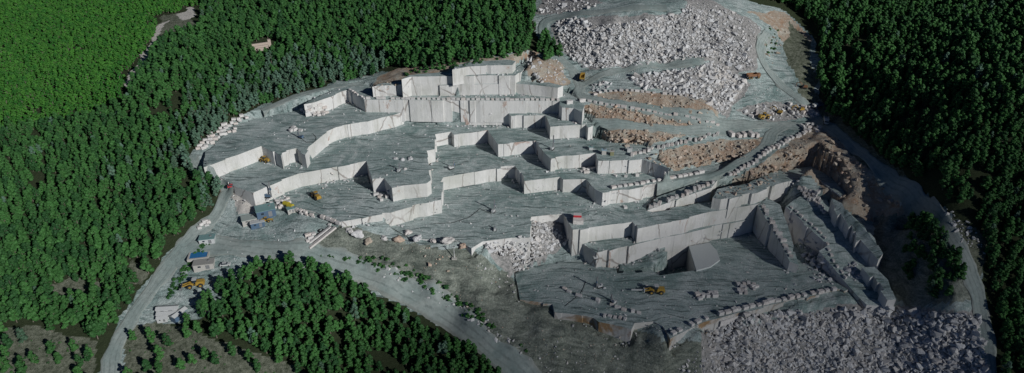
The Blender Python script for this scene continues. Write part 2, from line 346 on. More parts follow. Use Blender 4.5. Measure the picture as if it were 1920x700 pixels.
L(c, b.inputs['Base Color']); b.inputs['Roughness'].default_value = .95; b.inputs['Specular IOR Level'].default_value = .15
g.bump(b, g.noise(1.2, 6, .7), .5, .3)

m_ground, n, b, L = mat('ground_soil'); g = G(n)
fc, tr = floor_color(g)
za = g.attr('zone_a'); zb = g.attr('zone_b')
sa = g.nd('ShaderNodeSeparateColor'); L(za.outputs['Color'], sa.inputs[0]); sb = g.nd('ShaderNodeSeparateColor'); L(zb.outputs['Color'], sb.inputs[0])
brk = g.noise(.35, 6, .7)
bank_grit = g.ramp(g.noise(1.3, 6, .8), [(.35, .5), (.68, 1.35)])
def soft(s_):   # break the zone edges up
    x = g.math('ADD', s_, g.math('MULTIPLY', g.math('SUBTRACT', brk, .5), .9)); return g.ramp(x, [(.38, 0.0), (.62, 1.0)])
fine = g.noise(.8, 6, .75)
forest = g.mix(fine, (.016, .028, .012), (.06, .075, .04))
ochre = g.mix(g.ramp(g.noise(.12, 7, .7, 1), [(.38, 0.0), (.62, 1.0)]), (.42, .40, .34), (.34, .235, .165))
ochre = g.mix(g.ramp(g.noise(.5, 5, .7), [(.55, 0.0), (.75, 1.0)]), ochre, (.6, .57, .52))
bank = g.mix(g.ramp(g.noise(.15, 8, .72, 1.5, g.mapv((.5, 1, 2), (0, 0, .5))), [(.35, 0.0), (.65, 1.0)]), (.11, .135, .115), (.34, .37, .32))
bank = g.mix(1.0, bank, bank_grit, 'MULTIPLY')
scrub = g.mix(g.ramp(g.noise(.5, 7, .75), [(.35, 0.0), (.65, 1.0)]), (.05, .065, .04), (.22, .235, .185))
rub = g.mix(g.ramp(g.noise(.7, 6, .75), [(.35, 0.0), (.7, 1.0)]), (.16, .17, .165), (.52, .50, .49))
c = g.mix(soft(sa.outputs[0]), fc, forest)
c = g.mix(soft(sa.outputs[1]), c, ochre)
c = g.mix(soft(sa.outputs[2]), c, bank)
c = g.mix(soft(sb.outputs[0]), c, scrub)
c = g.mix(soft(sb.outputs[1]), c, rub)
c = g.mix(soft(sb.outputs[2]), c, (.52, .50, .47))
L(c, b.inputs['Base Color']); b.inputs['Roughness'].default_value = .95; b.inputs['Specular IOR Level'].default_value = .15
g.bump(b, g.math('ADD', g.noise(.5, 9, .75), g.noise(.12, 8, .7, 1.5, g.mapv((.4, 1, 2), (0, 0, .5)))), .8, 1.0)

def rock_mat(name, a, bb, cc):
    m, n, b, L = mat(name); g = G(n); oi = g.nd('ShaderNodeObjectInfo')
    c = g.ramp(oi.outputs['Random'], [(0, a), (.55, bb), (1, cc)])
    c = g.mix(1.0, c, g.ramp(g.noise(.9, 6, .7), [(.3, .72), (.7, 1.1)]), 'MULTIPLY')
    L(c, b.inputs['Base Color']); b.inputs['Roughness'].default_value = .9; b.inputs['Specular IOR Level'].default_value = .2
    g.bump(b, g.noise(1.5, 6, .7), .5, .3)
    return m
m_rock = rock_mat('broken_marble', (.50, .50, .50), (.70, .71, .72), (.62, .59, .56))
m_ochre = rock_mat('ochre_broken_rock', (.38, .31, .24), (.56, .50, .43), (.54, .40, .31))
m_block = rock_mat('cut_marble', (.62, .61, .60), (.72, .70, .68), (.66, .60, .56))

def leaf_mat(name, a, bb, dust):
    m, n, b, L = mat(name); g = G(n); oi = g.nd('ShaderNodeObjectInfo')
    c = g.ramp(oi.outputs['Random'], [(0, a), (.6, bb), (1, tuple(x * 1.25 for x in bb))])
    c = g.mix(g.ramp(g.noise(.9, 4, .7), [(.35, 0.0), (.7, 1.0)]), g.mix(.4, c, (0.02, 0.045, 0.012)), c)
    if dust: c = g.mix(g.math('MULTIPLY', g.ramp(oi.outputs['Random'], [(0, .35), (1, 1.0)]), dust), c, (.15, .25, .215))
    L(c, b.inputs['Base Color']); b.inputs['Roughness'].default_value = .65; b.inputs['Specular IOR Level'].default_value = .25
    return m
m_leaf = leaf_mat('pine_needles', (.022, .088, .028), (.050, .158, .040), 0)
m_leaf_dusty = leaf_mat('dusty_pine_needles', (.035, .085, .035), (.055, .13, .05), .55)
m_leaf_young = leaf_mat('young_pine_needles', (.028, .155, .022), (.062, .215, .030), 0)
m_bark = simple('bark', (.20, .17, .14), .9)

# ------------------------------------------------------------------ the ground sheet
def axis(a0, a1, s, far):
    mid = list(np.arange(a0, a1 + .01, s)); lo, hi = [], []; d = s; p = a0
    while p > -far: d *= 1.35; p -= d; lo.append(p)
    d = s; p = a1
    while p < far: d *= 1.35; p += d; hi.append(p)
    return np.array(lo[::-1] + mid + hi)
ax_, ay_ = axis(-400, 410, 1.25, 6000), axis(125, 660, 1.25, 6000)
VX, VY = np.meshgrid(ax_, ay_)
inside = (VX > GX0 + 2) & (VX < GX1 - 2) & (VY > GY0 + 2) & (VY < GY1 - 2)
VZ = np.where(inside, bil(Tm, VX, VY, GX0, GY0, GS), 0)
cxl, cyl = np.clip(VX, -900, 900), np.clip(VY, 60, 1000)
far = Nfun(cxl[~inside], cyl[~inside]); VZ[~inside] = far
nr, nc = VX.shape
co = np.stack([VX, VY, VZ], -1).reshape(-1, 3)
idx = np.arange(nr * nc).reshape(nr, nc)
quads = np.stack([idx[:-1, :-1], idx[:-1, 1:], idx[1:, 1:], idx[1:, :-1]], -1).reshape(-1, 4)
me = bpy.data.meshes.new('ground'); me.vertices.add(len(co)); me.vertices.foreach_set('co', co.ravel())
me.loops.add(len(quads) * 4); me.loops.foreach_set('vertex_index', quads.ravel()); me.polygons.add(len(quads))
me.polygons.foreach_set('loop_start', np.arange(len(quads)) * 4); me.polygons.foreach_set('loop_total', np.full(len(quads), 4)); me.update(); me.validate()
QUARRY = [(360,285),(440,222),(480,205),(560,178),(640,152),(700,140),(752,128),(850,118),(960,98),(1020,95),(1000,60),(1000,30),(1010,-20),(1290,-40),(1400,2),(1480,22),(1525,70),(1540,120),(1540,200),(1590,245),(1700,335),(1830,440),(1850,560),(1860,760),(1000,760),(975,700),(850,620),(640,520),(560,492),(500,490),(440,535),(410,570),(370,600),(300,610),(250,640),(230,760),(170,760),(205,650),(215,600),(320,470),(400,405),(428,365),(355,310)]
ZONES = {
 'forest': None,
 'ochre': [[(1100,172),(1180,170),(1300,178),(1345,195),(1345,222),(1250,208),(1170,196)],[(1090,196),(1130,194),(1360,238),(1290,243),(1180,232),(1110,222)],[(1120,243),(1200,240),(1290,250),(1250,265),(1170,280),(1125,262)],
    [(1205,296),(1300,270),(1430,256),(1432,272),(1400,296),(1350,306),(1260,320)],[(1335,372),(1350,350),(1440,300),(1500,252),(1545,250),(1545,290),(1525,325),(1440,350)],[(695,165),(700,148),(745,128),(850,118),(965,100),(1010,95),(1010,110),(960,120),(850,131),(755,150)],
    [(1500,240),(1550,235),(1660,340),(1700,400),(1640,420),(1590,400),(1560,370),(1520,330)],[(1400,20),(1480,25),(1520,70),(1500,120),(1460,60)],[(975,105),(1050,110),(1070,160),(1000,158)],[(1020,575),(1200,600),(1200,640),(1100,630)]],
 'bank': [[(600,452),(640,418),(740,450),(880,470),(960,520),(1040,580),(1190,620),(1260,640),(1330,640),(1330,760),(1000,760),(985,680),(850,585),(700,505),(590,480)],[(1640,410),(1700,400),(1800,480),(1830,560),(1700,580),(1640,520)]],
 'scrub': [[(90,540),(130,520),(190,530),(180,570),(80,575)],[(-100,625),(60,610),(180,640),(180,760),(-100,760)],[(235,620),(300,600),(560,690),(620,760),(230,760)],[(240,490),(280,500),(270,530),(240,530)],[(305,25),(360,30),(380,65),(300,110),(240,165),(235,155),(290,80)],[(1480,40),(1520,80),(1530,170),(1600,250),(1700,330),(1640,330),(1540,225),(1500,170),(1470,90)],[(1770,400),(1850,440),(1840,540),(1800,470)]],
 'rubble': [[(1030,45),(1075,32),(1275,25),(1290,0),(1340,0),(1425,50),(1420,130),(1380,140),(1330,112),(1240,120),(1100,128),(1050,95)],[(1175,148),(1300,128),(1350,112),(1410,160),(1360,220),(1320,190)],[(1315,628),(1600,570),(1850,585),(1870,760),(1330,760)],[(905,455),(1000,405),(1062,410),(1075,450),(1000,498),(955,520)],[(1000,25),(1030,-10),(1130,5),(1050,30)],[(1380,210),(1430,192),(1530,195),(1530,222),(1440,228)]],
 'pale': [[(300,45),(318,36),(300,70),(275,120),(240,165),(232,158),(285,75)],[(330,30),(360,15),(365,30),(340,40)],[(1330,110),(1370,140),(1390,170),(1370,200),(1350,160)],[(432,345),(470,345),(500,365),(500,385),(460,400),(438,395)]],
}
pu, pv = project(VX, VY, np.where(inside, VZ, VZ)); front = (VY * cp - (VZ - CAM_H) * sp) > 1
ja = vnoise(VX, VY, 7, 21) * 14; jb = vnoise(VX, VY, 7, 22) * 8
pu2, pv2 = pu + ja, pv + jb
masks = {}
masks['forest'] = ~(inpoly(pu2, pv2, QUARRY) & front)
for z_, pl in ZONES.items():
    if pl is None: continue
    mm = np.zeros(VX.shape, bool)
    for p in pl: mm |= inpoly(pu2, pv2, p)
    masks[z_] = mm & front
for an, keys in (('zone_a', ('forest', 'ochre', 'bank')), ('zone_b', ('scrub', 'rubble', 'pale'))):
    at = me.color_attributes.new(an, 'FLOAT_COLOR', 'POINT')
    arr = np.ones((nr * nc, 4), np.float32)
    for i, kk in enumerate(keys): arr[:, i] = masks[kk].ravel()
    at.data.foreach_set('color', arr.ravel())
me.materials.append(m_ground)
tag(link('ground', me), kind='structure')

# ------------------------------------------------------------------ bench slabs: sawn faces with small steps
def ring_detail(p3, seed):
    r = random.Random(seed); out = []
    n = len(p3)
    for i in range(n):
        a, c = Vector(p3[i]), Vector(p3[(i + 1) % n]); d = c - a; ln = d.length
        out.append(a.copy())
        if ln < 5: continue
        nrm = Vector((d.y, -d.x, 0)).normalized()
        s_ = r.uniform(2.5, 6); off = 0
        while s_ < ln - 2.5:
            p = a + d * (s_ / ln); out.append(p + nrm * off)
            off = r.choice((0, 0, .3, -.4, .8, -.9, -1.2)) if r.random() < .6 else off + r.uniform(-.12, .12)
            out.append(p + d.normalized() * r.uniform(.05, .35) + nrm * off)
            s_ += r.uniform(2.5, 8)
    return out
for i, (name, th, p3, co_) in enumerate(plates):
    ring = ring_detail(p3, i + 3)
    bm = bmesh.new()
    top = [bm.verts.new(p) for p in ring]; bot = [bm.verts.new((p.x, p.y, p.z - th)) for p in ring]
    n_ = len(ring)
    bm.faces.new(top); bm.faces.new(bot[::-1])
    for j in range(n_): bm.faces.new((top[j], bot[j], bot[(j + 1) % n_], top[(j + 1) % n_]))
    bmesh.ops.recalc_face_normals(bm, faces=bm.faces[:])
    bmesh.ops.triangulate(bm, faces=[f for f in bm.faces if len(f.verts) > 4], ngon_method='EAR_CLIP')
    mm = bpy.data.meshes.new(name); bm.to_mesh(mm); bm.free(); mm.materials.append(m_bench_ochre if name == 'pit_floor' else m_bench)
    tag(link(name, mm), kind='structure')

# ------------------------------------------------------------------ roads draped on the surface
def smooth_line(pts, step=2.0):
    P = [Vector(p) for p in pts]; out = []
    for i in range(len(P) - 1):
        p0, p1, p2, p3_ = P[max(i - 1, 0)], P[i], P[i + 1], P[min(i + 2, len(P) - 1)]
        m = max(2, int((p2 - p1).length / step))
        for j in range(m):
            t = j / m
            out.append(.5 * ((2 * p1) + (-p0 + p2) * t + (2 * p0 - 5 * p1 + 4 * p2 - p3_) * t * t + (-p0 + 3 * p1 - 3 * p2 + p3_) * t ** 3))
    out.append(P[-1]); return out
def gridz(x, y, r=1.3):
    return max(surfmax(x + a, y + c) for a in (-r, 0, r) for c in (-r, 0, r))
def road(name, pix, width, lift=.10):
    pts = [hit(u, v)[:2] + (0,) for u, v in pix]
    c = smooth_line(pts); vs, fs, acr = [], [], []; K = 13
    for i, p in enumerate(c):
        d = (c[min(i + 1, len(c) - 1)] - c[max(i - 1, 0)]).normalized(); nn = Vector((-d.y, d.x, 0))
        wd = width * (1 + .12 * math.sin(i * .23) + .08 * math.sin(i * .61 + 2))
        rag = [mnoise.noise(Vector((p.x * .25, p.y * .25, sd))) * 1.3 for sd in (1.5, 9.5)]
        for j in range(K):
            q = p + nn * (wd * (j / (K - 1) - .5) + (rag[0] if j == 0 else rag[1] if j == K - 1 else 0)); acr.append(j / (K - 1) - .5); zz = max(surfmax(q.x, q.y), float(surf(q.x + .6, q.y)), float(surf(q.x - .6, q.y)) , float(surf(q.x, q.y + .6)), float(surf(q.x, q.y - .6)))
            if j in (0, K - 1): zz -= .35
            vs.append((q.x, q.y, zz + lift))
        if i: fs += [((i - 1) * K + j, (i - 1) * K + j + 1, i * K + j + 1, i * K + j) for j in range(K - 1)]
    mm = bpy.data.meshes.new(name); mm.from_pydata(vs, [], fs); mm.materials.append(m_road); at_ = mm.attributes.new('across', 'FLOAT', 'POINT'); at_.data.foreach_set('value', acr)
    for p in mm.polygons: p.use_smooth = True
    return tag(link(name, mm), kind='structure')
road('access_road', [(215,760),(208,690),(222,640),(262,575),(310,510),(350,455),(395,415),(415,385),(432,355)], 7.2)
road('haul_road', [(330,500),(385,462),(455,466),(520,470),(600,485),(680,512),(760,548),(840,592),(910,645),(985,705),(1020,760)], 11)
road('west_rim_road', [(428,352),(395,330),(364,306),(362,292)], 5)
road('west_rim_road', [(490,207),(530,190),(575,174),(640,160),(682,158)], 5)
road('dump_road', [(1080,180),(1088,160),(1072,130),(1045,105),(1028,80),(1018,62),(1024,40),(1060,30),(1130,22),(1250,14)], 6.5)
road('bench_road', [(1088,176),(1100,184),(1160,196),(1230,208),(1320,222),(1400,232),(1470,236),(1520,240)], 7)
road('middle_ramp', [(1110,232),(1180,236),(1260,243),(1340,246),(1400,240),(1440,236)], 5)
road('lower_ramp', [(1470,236),(1448,250),(1440,268),(1415,290),(1370,312),(1320,332),(1270,350),(1230,368)], 7)
road('east_rim_road', [(1525,215),(1548,235),(1590,268),(1650,322),(1700,358),(1745,400),(1790,452),(1815,505),(1835,575),(1850,650),(1855,720)], 7)
road('dump_rim_road', [(1440,62),(1425,90),(1432,120),(1455,150),(1490,180),(1525,208)], 5.5)
road('dump_foot_road', [(1092,160),(1130,140),(1180,130),(1250,125),(1320,118)], 5)

# ------------------------------------------------------------------ prototypes for trees and rocks (unlinked; meshes are shared)
def crown_mesh(name, seed, H, W, m, clumps=13, leaves=260, conic=.35):
    r = random.Random(seed); bm = bmesh.new(); base = H * .16
    cs = []
    for i in range(clumps):
        t = (i + .5) / clumps; z = base + (H - base) * (t ** .9) * .93
        prof = math.sin(math.pi * min(.97, .18 + t * .8)) ** .6 * (1 - conic * t)
        a = i * 2.4 + r.uniform(-.5, .5); rr = W * .5 * prof * r.uniform(.35, .8) if i < clumps - 1 else 0
        cs.append((Vector((rr * math.cos(a), rr * math.sin(a), z)), W * r.uniform(.15, .26) * (1.1 - .4 * t)))
    for c, rad in cs:
        v0 = len(bm.verts)
        ret = bmesh.ops.create_icosphere(bm, subdivisions=2, radius=rad)
        for v in ret['verts']:
            n_ = v.co.normalized(); k_ = 1 + .6 * (mnoise.noise(n_ * 2.1 + c * 3)) + r.uniform(-.14, .14)
            v.co = Vector((v.co.x * k_, v.co.y * k_, v.co.z * k_ * .8)) + c
    for i in range(leaves):
        c, rad = cs[r.randrange(len(cs))]
        d = Vector((r.gauss(0, 1), r.gauss(0, 1), r.gauss(.25, .8))).normalized(); p = c + Vector((d.x, d.y, d.z * .8)) * rad * r.uniform(.85, 1.35)
        s_ = W * r.uniform(.03, .075); a = Vector((r.gauss(0, 1), r.gauss(0, 1), r.gauss(0, .6))).normalized(); b_ = a.cross(d).normalized()
        bm.faces.new([bm.verts.new(p + a * s_), bm.verts.new(p + b_ * s_ * .6), bm.verts.new(p - a * s_), bm.verts.new(p - b_ * s_ * .6)])
    mm = bpy.data.meshes.new(name); bm.to_mesh(mm); bm.free(); mm.materials.append(m); return mm
def tube(bm, pts, radii, seg=6):
    rings = []
    for i, p in enumerate(pts):
        p = Vector(p); d = (Vector(pts[min(i + 1, len(pts) - 1)]) - Vector(pts[max(i - 1, 0)])).normalized()
        a = d.orthogonal().normalized(); c = d.cross(a)
        rings.append([bm.verts.new(p + (a * math.cos(2 * math.pi * j / seg) + c * math.sin(2 * math.pi * j / seg)) * radii[i]) for j in range(seg)])
    for q in range(len(rings) - 1):
        for j in range(seg): bm.faces.new((rings[q][j], rings[q][(j + 1) % seg], rings[q + 1][(j + 1) % seg], rings[q + 1][j]))
    bm.faces.new(rings[0][::-1]); bm.faces.new(rings[-1])
def trunk_mesh(name, seed, H):
    r = random.Random(seed); bm = bmesh.new(); lx, ly = r.uniform(-.3, .3), r.uniform(-.3, .3)
    tube(bm, [(0, 0, -.6), (lx * .3, ly * .3, H * .3), (lx, ly, H * .6), (lx * .5, ly * .4, H * .88)], [.2, .15, .1, .04])
    for k_ in range(5):
        z = H * r.uniform(.28, .6); a = r.uniform(0, 6.28); l = H * .17
        tube(bm, [(lx * z / H, ly * z / H, z), (lx * .6 + l * math.cos(a), ly * .6 + l * math.sin(a), z + l * .6)], [.07, .03], 4)
    mm = bpy.data.meshes.new(name); bm.to_mesh(mm); bm.free(); mm.materials.append(m_bark); return mm
def joined(name, meshes):
    bm = bmesh.new(); mats = []
    for mi, m0 in enumerate(meshes):
        f0 = len(bm.faces); bm.from_mesh(m0); bm.faces.ensure_lookup_table(); mats.append(m0.materials[0])
        for f in bm.faces[f0:]: f.material_index = mi
    mm = bpy.data.meshes.new(name); bm.to_mesh(mm); bm.free()
    for m0 in mats: mm.materials.append(m0)
    return mm
TREE = []   # (crown, trunk) per kind group
def tree_set(m, n_, seed, H, W, **k_):
    out = []
    for i in range(n_):
        r = random.Random(seed + i); h, w_ = H * r.uniform(.9, 1.1), W * r.uniform(.85, 1.15)
        out.append((crown_mesh('crown', seed + i, h, w_, m, **k_), trunk_mesh('trunk', seed + i, h)))
    return out
T_green = tree_set(m_leaf, 5, 100, 7.6, 4.3, conic=.5)
T_dusty = tree_set(m_leaf_dusty, 3, 200, 7.8, 3.9, conic=.5)
T_young = tree_set(m_leaf_young, 3, 300, 4.2, 3.1, clumps=8, leaves=140)
def rock_mesh(name, seed, m, flat=.7):
    r = random.Random(seed); bm = bmesh.new()
    for i in range(13):
        p = Vector((r.uniform(-1, 1), r.uniform(-1, 1), r.uniform(-1, 1)))
        q = max(abs(p.x), abs(p.y), abs(p.z)); p = p / q * r.uniform(.75, 1)   # towards the box surface: blocky
        bm.verts.new((p.x * .55, p.y * .42 * r.uniform(.9, 1.1), p.z * .5 * flat))
    res = bmesh.ops.convex_hull(bm, input=bm.verts[:])
    bmesh.ops.delete(bm, geom=[v for v in bm.verts if not v.link_faces], context='VERTS')
    mm = bpy.data.meshes.new(name); bm.to_mesh(mm); bm.free(); mm.materials.append(m); return mm
ROCKS = [rock_mesh('rock', 500 + i, m_rock) for i in range(8)]
OROCKS = [rock_mesh('rock', 600 + i, m_ochre) for i in range(5)]

def scatter(name, protos, pts, rots, scales, kinds, label, cat):
    pc = bpy.data.collections.new(name + '_sources')
    for i, mm in enumerate(protos):
        o = bpy.data.objects.new(f'{name}_source_{i:02d}', mm); pc.objects.link(o)
    me = bpy.data.meshes.new(name); me.vertices.add(len(pts)); me.vertices.foreach_set('co', np.asarray(pts, np.float32).ravel())
    a = me.attributes.new('rot', 'FLOAT_VECTOR', 'POINT'); a.data.foreach_set('vector', np.asarray(rots, np.float32).ravel())
    a = me.attributes.new('scl', 'FLOAT_VECTOR', 'POINT'); a.data.foreach_set('vector', np.asarray(scales, np.float32).ravel())
    a = me.attributes.new('kind_id', 'INT', 'POINT'); a.data.foreach_set('value', np.asarray(kinds, np.int32))
    ng = bpy.data.node_groups.new(name, 'GeometryNodeTree')
    ng.interface.new_socket('Geometry', in_out='INPUT', socket_type='NodeSocketGeometry'); ng.interface.new_socket('Geometry', in_out='OUTPUT', socket_type='NodeSocketGeometry')
    nd = ng.nodes.new; L = ng.links.new
    gi, go = nd('NodeGroupInput'), nd('NodeGroupOutput'); ip = nd('GeometryNodeInstanceOnPoints'); ci = nd('GeometryNodeCollectionInfo')
    ci.inputs['Collection'].default_value = pc; ci.inputs['Separate Children'].default_value = True; ci.inputs['Reset Children'].default_value = True
    def na(nm, t): x = nd('GeometryNodeInputNamedAttribute'); x.data_type = t; x.inputs[0].default_value = nm; return x.outputs[0]
    L(gi.outputs[0], ip.inputs['Points']); L(ci.outputs[0], ip.inputs['Instance']); ip.inputs['Pick Instance'].default_value = True
    L(na('kind_id', 'INT'), ip.inputs['Instance Index']); L(na('scl', 'FLOAT_VECTOR'), ip.inputs['Scale'])
    er = nd('FunctionNodeEulerToRotation'); L(na('rot', 'FLOAT_VECTOR'), er.inputs[0]); L(er.outputs[0], ip.inputs['Rotation'])
    L(ip.outputs[0], go.inputs[0])
    o = link(name, me); md = o.modifiers.new('scatter', 'NODES'); md.node_group = ng
    return tag(o, label, cat, kind='stuff')

# ------------------------------------------------------------------ trees
F_YOUNG = [[(-700,-300),(400,-300),(372,15),(352,12),(318,32),(300,62),(262,120),(232,165),(228,195),(150,228),(60,238),(-20,245),(-700,265)]]
F_PINE = [
 [(-700,262),(-20,245),(60,240),(150,231),(232,200),(262,150),(290,100),(318,72),(380,58),(376,-300),(1003,-300),(1003,60),(990,98),(950,106),(850,120),(752,132),(735,124),(700,144),(640,154),(560,177),(480,203),(440,220),(372,274),(350,296),(362,322),(420,362),(410,378),(330,462),(262,540),(208,620),(185,640),(150,622),(80,606),(-700,625)],
 [(1010,70),(1040,85),(1050,112),(1020,115),(1008,100)],
 [(372,585),(392,552),(440,518),(498,497),(560,494),(640,522),(700,556),(770,600),(850,640),(925,676),(955,760),(620,760),(560,700),(470,650),(400,620)],
 [(985,-300),(1285,-300),(1290,-60),(1000,-40)],
 [(1285,-300),(1290,-30),(1400,-2),(1480,10),(1535,60),(1530,120),(1535,170),(1550,215),(1590,238),(1640,285),(1700,325),(1770,372),(1835,425),(1852,500),(1868,600),(1875,760),(2700,760),(2700,-300)],
 [(1692,445),(1700,408),(1735,418),(1775,450),(1802,490),(1808,530),(1785,562),(1720,560),(1695,520)],
]
F_SPARSE = [[(-300,620),(60,605),(185,640),(185,760),(-300,760)],[(240,640),(262,600),(330,600),(400,622),(560,705),(620,760),(240,760)]]
CLEAR = [[(468,86),(505,72),(530,92),(480,112)],[(95,545),(130,525),(185,540),(175,565),(100,570)],[(240,490),(278,502),(268,528),(242,525)],[(305,25),(365,25),(378,60),(340,70),(300,80),(270,120),(245,165),(235,150),(285,75)],
         [(286,575),(345,575),(345,612),(286,612)],[(330,500),(385,500),(385,560),(330,560)],[(560,640),(575,640),(575,655),(560,655)]]
def jitter_grid(s, seed):
    r = np.random.default_rng(seed)
    X, Y = np.meshgrid(np.arange(-395, 405, s), np.arange(150, 655, s * .9)); X = X + (np.arange(X.shape[0]) % 2)[:, None] * s * .5
    return (X + r.uniform(-.36, .36, X.shape) * s).ravel(), (Y + r.uniform(-.36, .36, X.shape) * s).ravel(), r
def select(x, y, polys, inn=True):
    z = surf(x, y); u, v = project(x, y, z); ok = np.zeros(x.shape, bool)
    for p in polys: ok |= inpoly(u, v, p)
    for p in CLEAR: ok &= ~inpoly(u, v, p)
    ok &= (u > -420) & (u < 2350) & (v < 820) & (v > -190)
    return ok, z, u, v
trees = []   # x, y, z, u, v, kind, rz, sc
road_lines = [hits([p[0] for p in pl], [p[1] for p in pl]) for pl in ([(215,760),(208,690),(222,640),(262,575),(310,510),(350,455),(395,415)], [(455,470),(520,470),(600,485),(680,512),(760,548),(840,592),(910,645),(985,705)])]
def add_trees(polys, s, seed, base, thin=0.0, dusty=False, scl=(.8, 1.2)):
    x, y, r = jitter_grid(s, seed); ok, z, u, v = select(x, y, polys)
    ok &= r.random(x.shape) > thin
    for lx, ly, _ in road_lines:
        for i in range(len(lx) - 1):
            ax0, ay0, dx_, dy_ = lx[i], ly[i], lx[i + 1] - lx[i], ly[i + 1] - ly[i]
            tt = np.clip(((x - ax0) * dx_ + (y - ay0) * dy_) / (dx_ ** 2 + dy_ ** 2 + 1e-9), 0, 1)
            ok &= np.hypot(x - ax0 - tt * dx_, y - ay0 - tt * dy_) > 5.5
    x, y, z, u, v = (q[ok] for q in (x, y, z, u, v))
    gap = vnoise(x, y, 16, 31) < -.36
    edge = np.zeros(x.shape)
    if dusty:
        E = [(355,300),(372,262),(440,212),(480,196),(560,170),(640,146),(700,135),(425,365),(330,130)][:8]
        ex = [(430,365,70),(356,300,70),(400,240,75),(470,190,70),(540,165,75),(620,150,65),(680,130,45)]
        for eu, ev, er in ex: edge = np.maximum(edge, np.clip(1.15 - np.hypot(u - eu, (v - ev) * 1.3) / er, 0, 1))
    for i in range(len(x)):
        if gap[i] and r.random() < .7: continue
        if base == 'young': k_ = 8 + r.integers(0, 3)
        else: k_ = 5 + r.integers(0, 3) if r.random() < edge[i] else (r.integers(0, 5) if r.random() > .03 else 5 + r.integers(0, 3))
        hs = r.uniform(*scl) * (1 + .25 * vnoise(x[i:i+1], y[i:i+1], 30, 44)[0])
        trees.append((x[i], y[i], z[i], u[i], v[i], int(k_), r.uniform(0, 6.28), hs))
add_trees(F_YOUNG, 2.75, 1, 'young', scl=(.75, 1.15))
add_trees(F_PINE, 3.3, 2, 'pine', thin=.06, dusty=True, scl=(.6, 1.25))
add_trees(F_SPARSE, 7.0, 3, 'pine', thin=.42, scl=(.85, 1.15))
protos = T_green + T_dusty + T_young
def vis(t): return -5 < t[3] < 1925 and 20 < t[4] < 716
def prox(t): return math.dist((t[0], t[1], t[2]), (0, 0, CAM_H)) / t[7] ** .5
cand = sorted([t for t in trees if vis(t) and t[5] < 8], key=prox)
solo = cand[:290]; solo_set = set((t[0], t[1]) for t in solo)
def tree_label(t):
    u, v = t[3], t[4]
    d = 'dusty grey-green' if t[5] >= 5 else 'dark green'
    if u < 200: return f'{d} pine on the scrubby clearing at the lower left', 'pines on the lower left clearing'
    if inpoly([u], [v], F_SPARSE[1])[0] and u < 620 and v > 600: return f'{d} pine standing loose on brown scrub between the access road and the dense grove', 'loose pines beside the access road'
    if u < 1000: return f'{d} pine in the dense grove below the pale haul road', 'pines of the grove below the haul road'
    if u < 1830: return f'{d} pine in the small clump on the slope beside the east rim road', 'pines of the clump by the east rim road'
    return f'{d} pine at the edge of the dark forest east of the quarry', 'pines at the edge of the east forest'
for t in solo:
    cr, tk = protos[t[5]]
    e = empty('pine_tree', (t[0], t[1], t[2] - .1), t[6], t[7]); lb, gp = tree_label(t); tag(e, lb, 'tree', gp)
    link('crown', cr, e); link('trunk', tk, e)
rest = [t for t in trees if (t[0], t[1]) not in solo_set]
jp = [joined('pine', p) for p in protos]
for nm, sel, lb in (('pine_forest', [t for t in rest if t[5] < 8], 'dense dark green pine forest covering the hills round the quarry'), ('young_pine_plantation', [t for t in rest if t[5] >= 8], 'bright green close-set young pines on the far left slope')):
    off = 8 if nm == 'young_pine_plantation' else 0
    scatter(nm, jp[off:] if off else jp[:8], [(t[0], t[1], t[2] - .1) for t in sel], [(0, 0, t[6]) for t in sel], [(t[7],) * 3 for t in sel], [t[5] - off for t in sel], lb, 'forest')
print('trees', len(trees), 'solo', len(solo))

# ------------------------------------------------------------------ shrubs
sh_meshes = [crown_mesh('foliage', 800 + i, 2.0, 2.6, m_leaf, clumps=6, leaves=90, conic=.1) for i in range(3)]
def shrubs(polys, sp_, thin, label, group, scl=(.5, 1.2), seed=5):
    us, vs = [], []
    r = random.Random(seed)
    for p in polys:
        x0, x1 = min(q[0] for q in p), max(q[0] for q in p); y0, y1 = min(q[1] for q in p), max(q[1] for q in p)
        v = y0
        while v < y1:
            u = x0
            while u < x1:
                a, c = u + r.uniform(-.5, .5) * sp_, v + r.uniform(-.5, .5) * sp_ * .7
                if inpoly([a], [c], p)[0] and r.random() > thin: us.append(a); vs.append(c)
                u += sp_
            v += sp_ * .7
    X, Y, Z = hits(us, vs)
    for x, y, z in zip(X, Y, Z):
        o = link('shrub', r.choice(sh_meshes)); o.location = (x, y, z - .55 * r.uniform(.6, 1)); s_ = r.uniform(*scl); o.scale = (s_, s_, s_ * r.uniform(.7, 1)); o.rotation_euler = (0, 0, r.uniform(0, 6.3))
        tag(o, label, 'shrub', group)
shrubs([[(590,480),(610,478),(700,495),(800,535),(880,580),(960,640),(1000,668),(985,655),(905,602),(810,545),(720,500)],[(770,520),(800,515),(850,545),(900,580),(950,635),(880,600),(800,550)],[(640,478),(760,490),(800,520),(760,530),(680,498)]], 9.5, .42, 'green shrub on the rough bank above the pale haul road', 'shrubs on the bank above the haul road', (.5, 1.25))
shrubs([[(388,450),(398,452),(330,545),(315,560),(310,550),(345,500)]], 6, .15, 'green hedge bush between the access road and the yard sheds', 'hedge bushes beside the access road', (.6, 1.0), 6)
shrubs([[(755,135),(850,118),(950,100),(1000,98),(955,108),(850,128),(760,143)]], 6, .25, 'dark green shrub above the ochre top bench walls', 'shrubs above the top benches', (.7, 1.3), 7)
shrubs([[(1440,45),(1470,60),(1455,95),(1440,120),(1430,80)],[(1010,60),(1040,80),(1045,110),(1020,112)]], 9, .4, 'olive shrub on the pale rock slope by the waste dump', 'shrubs on slopes round the waste dump', (.5, 1.1), 8)
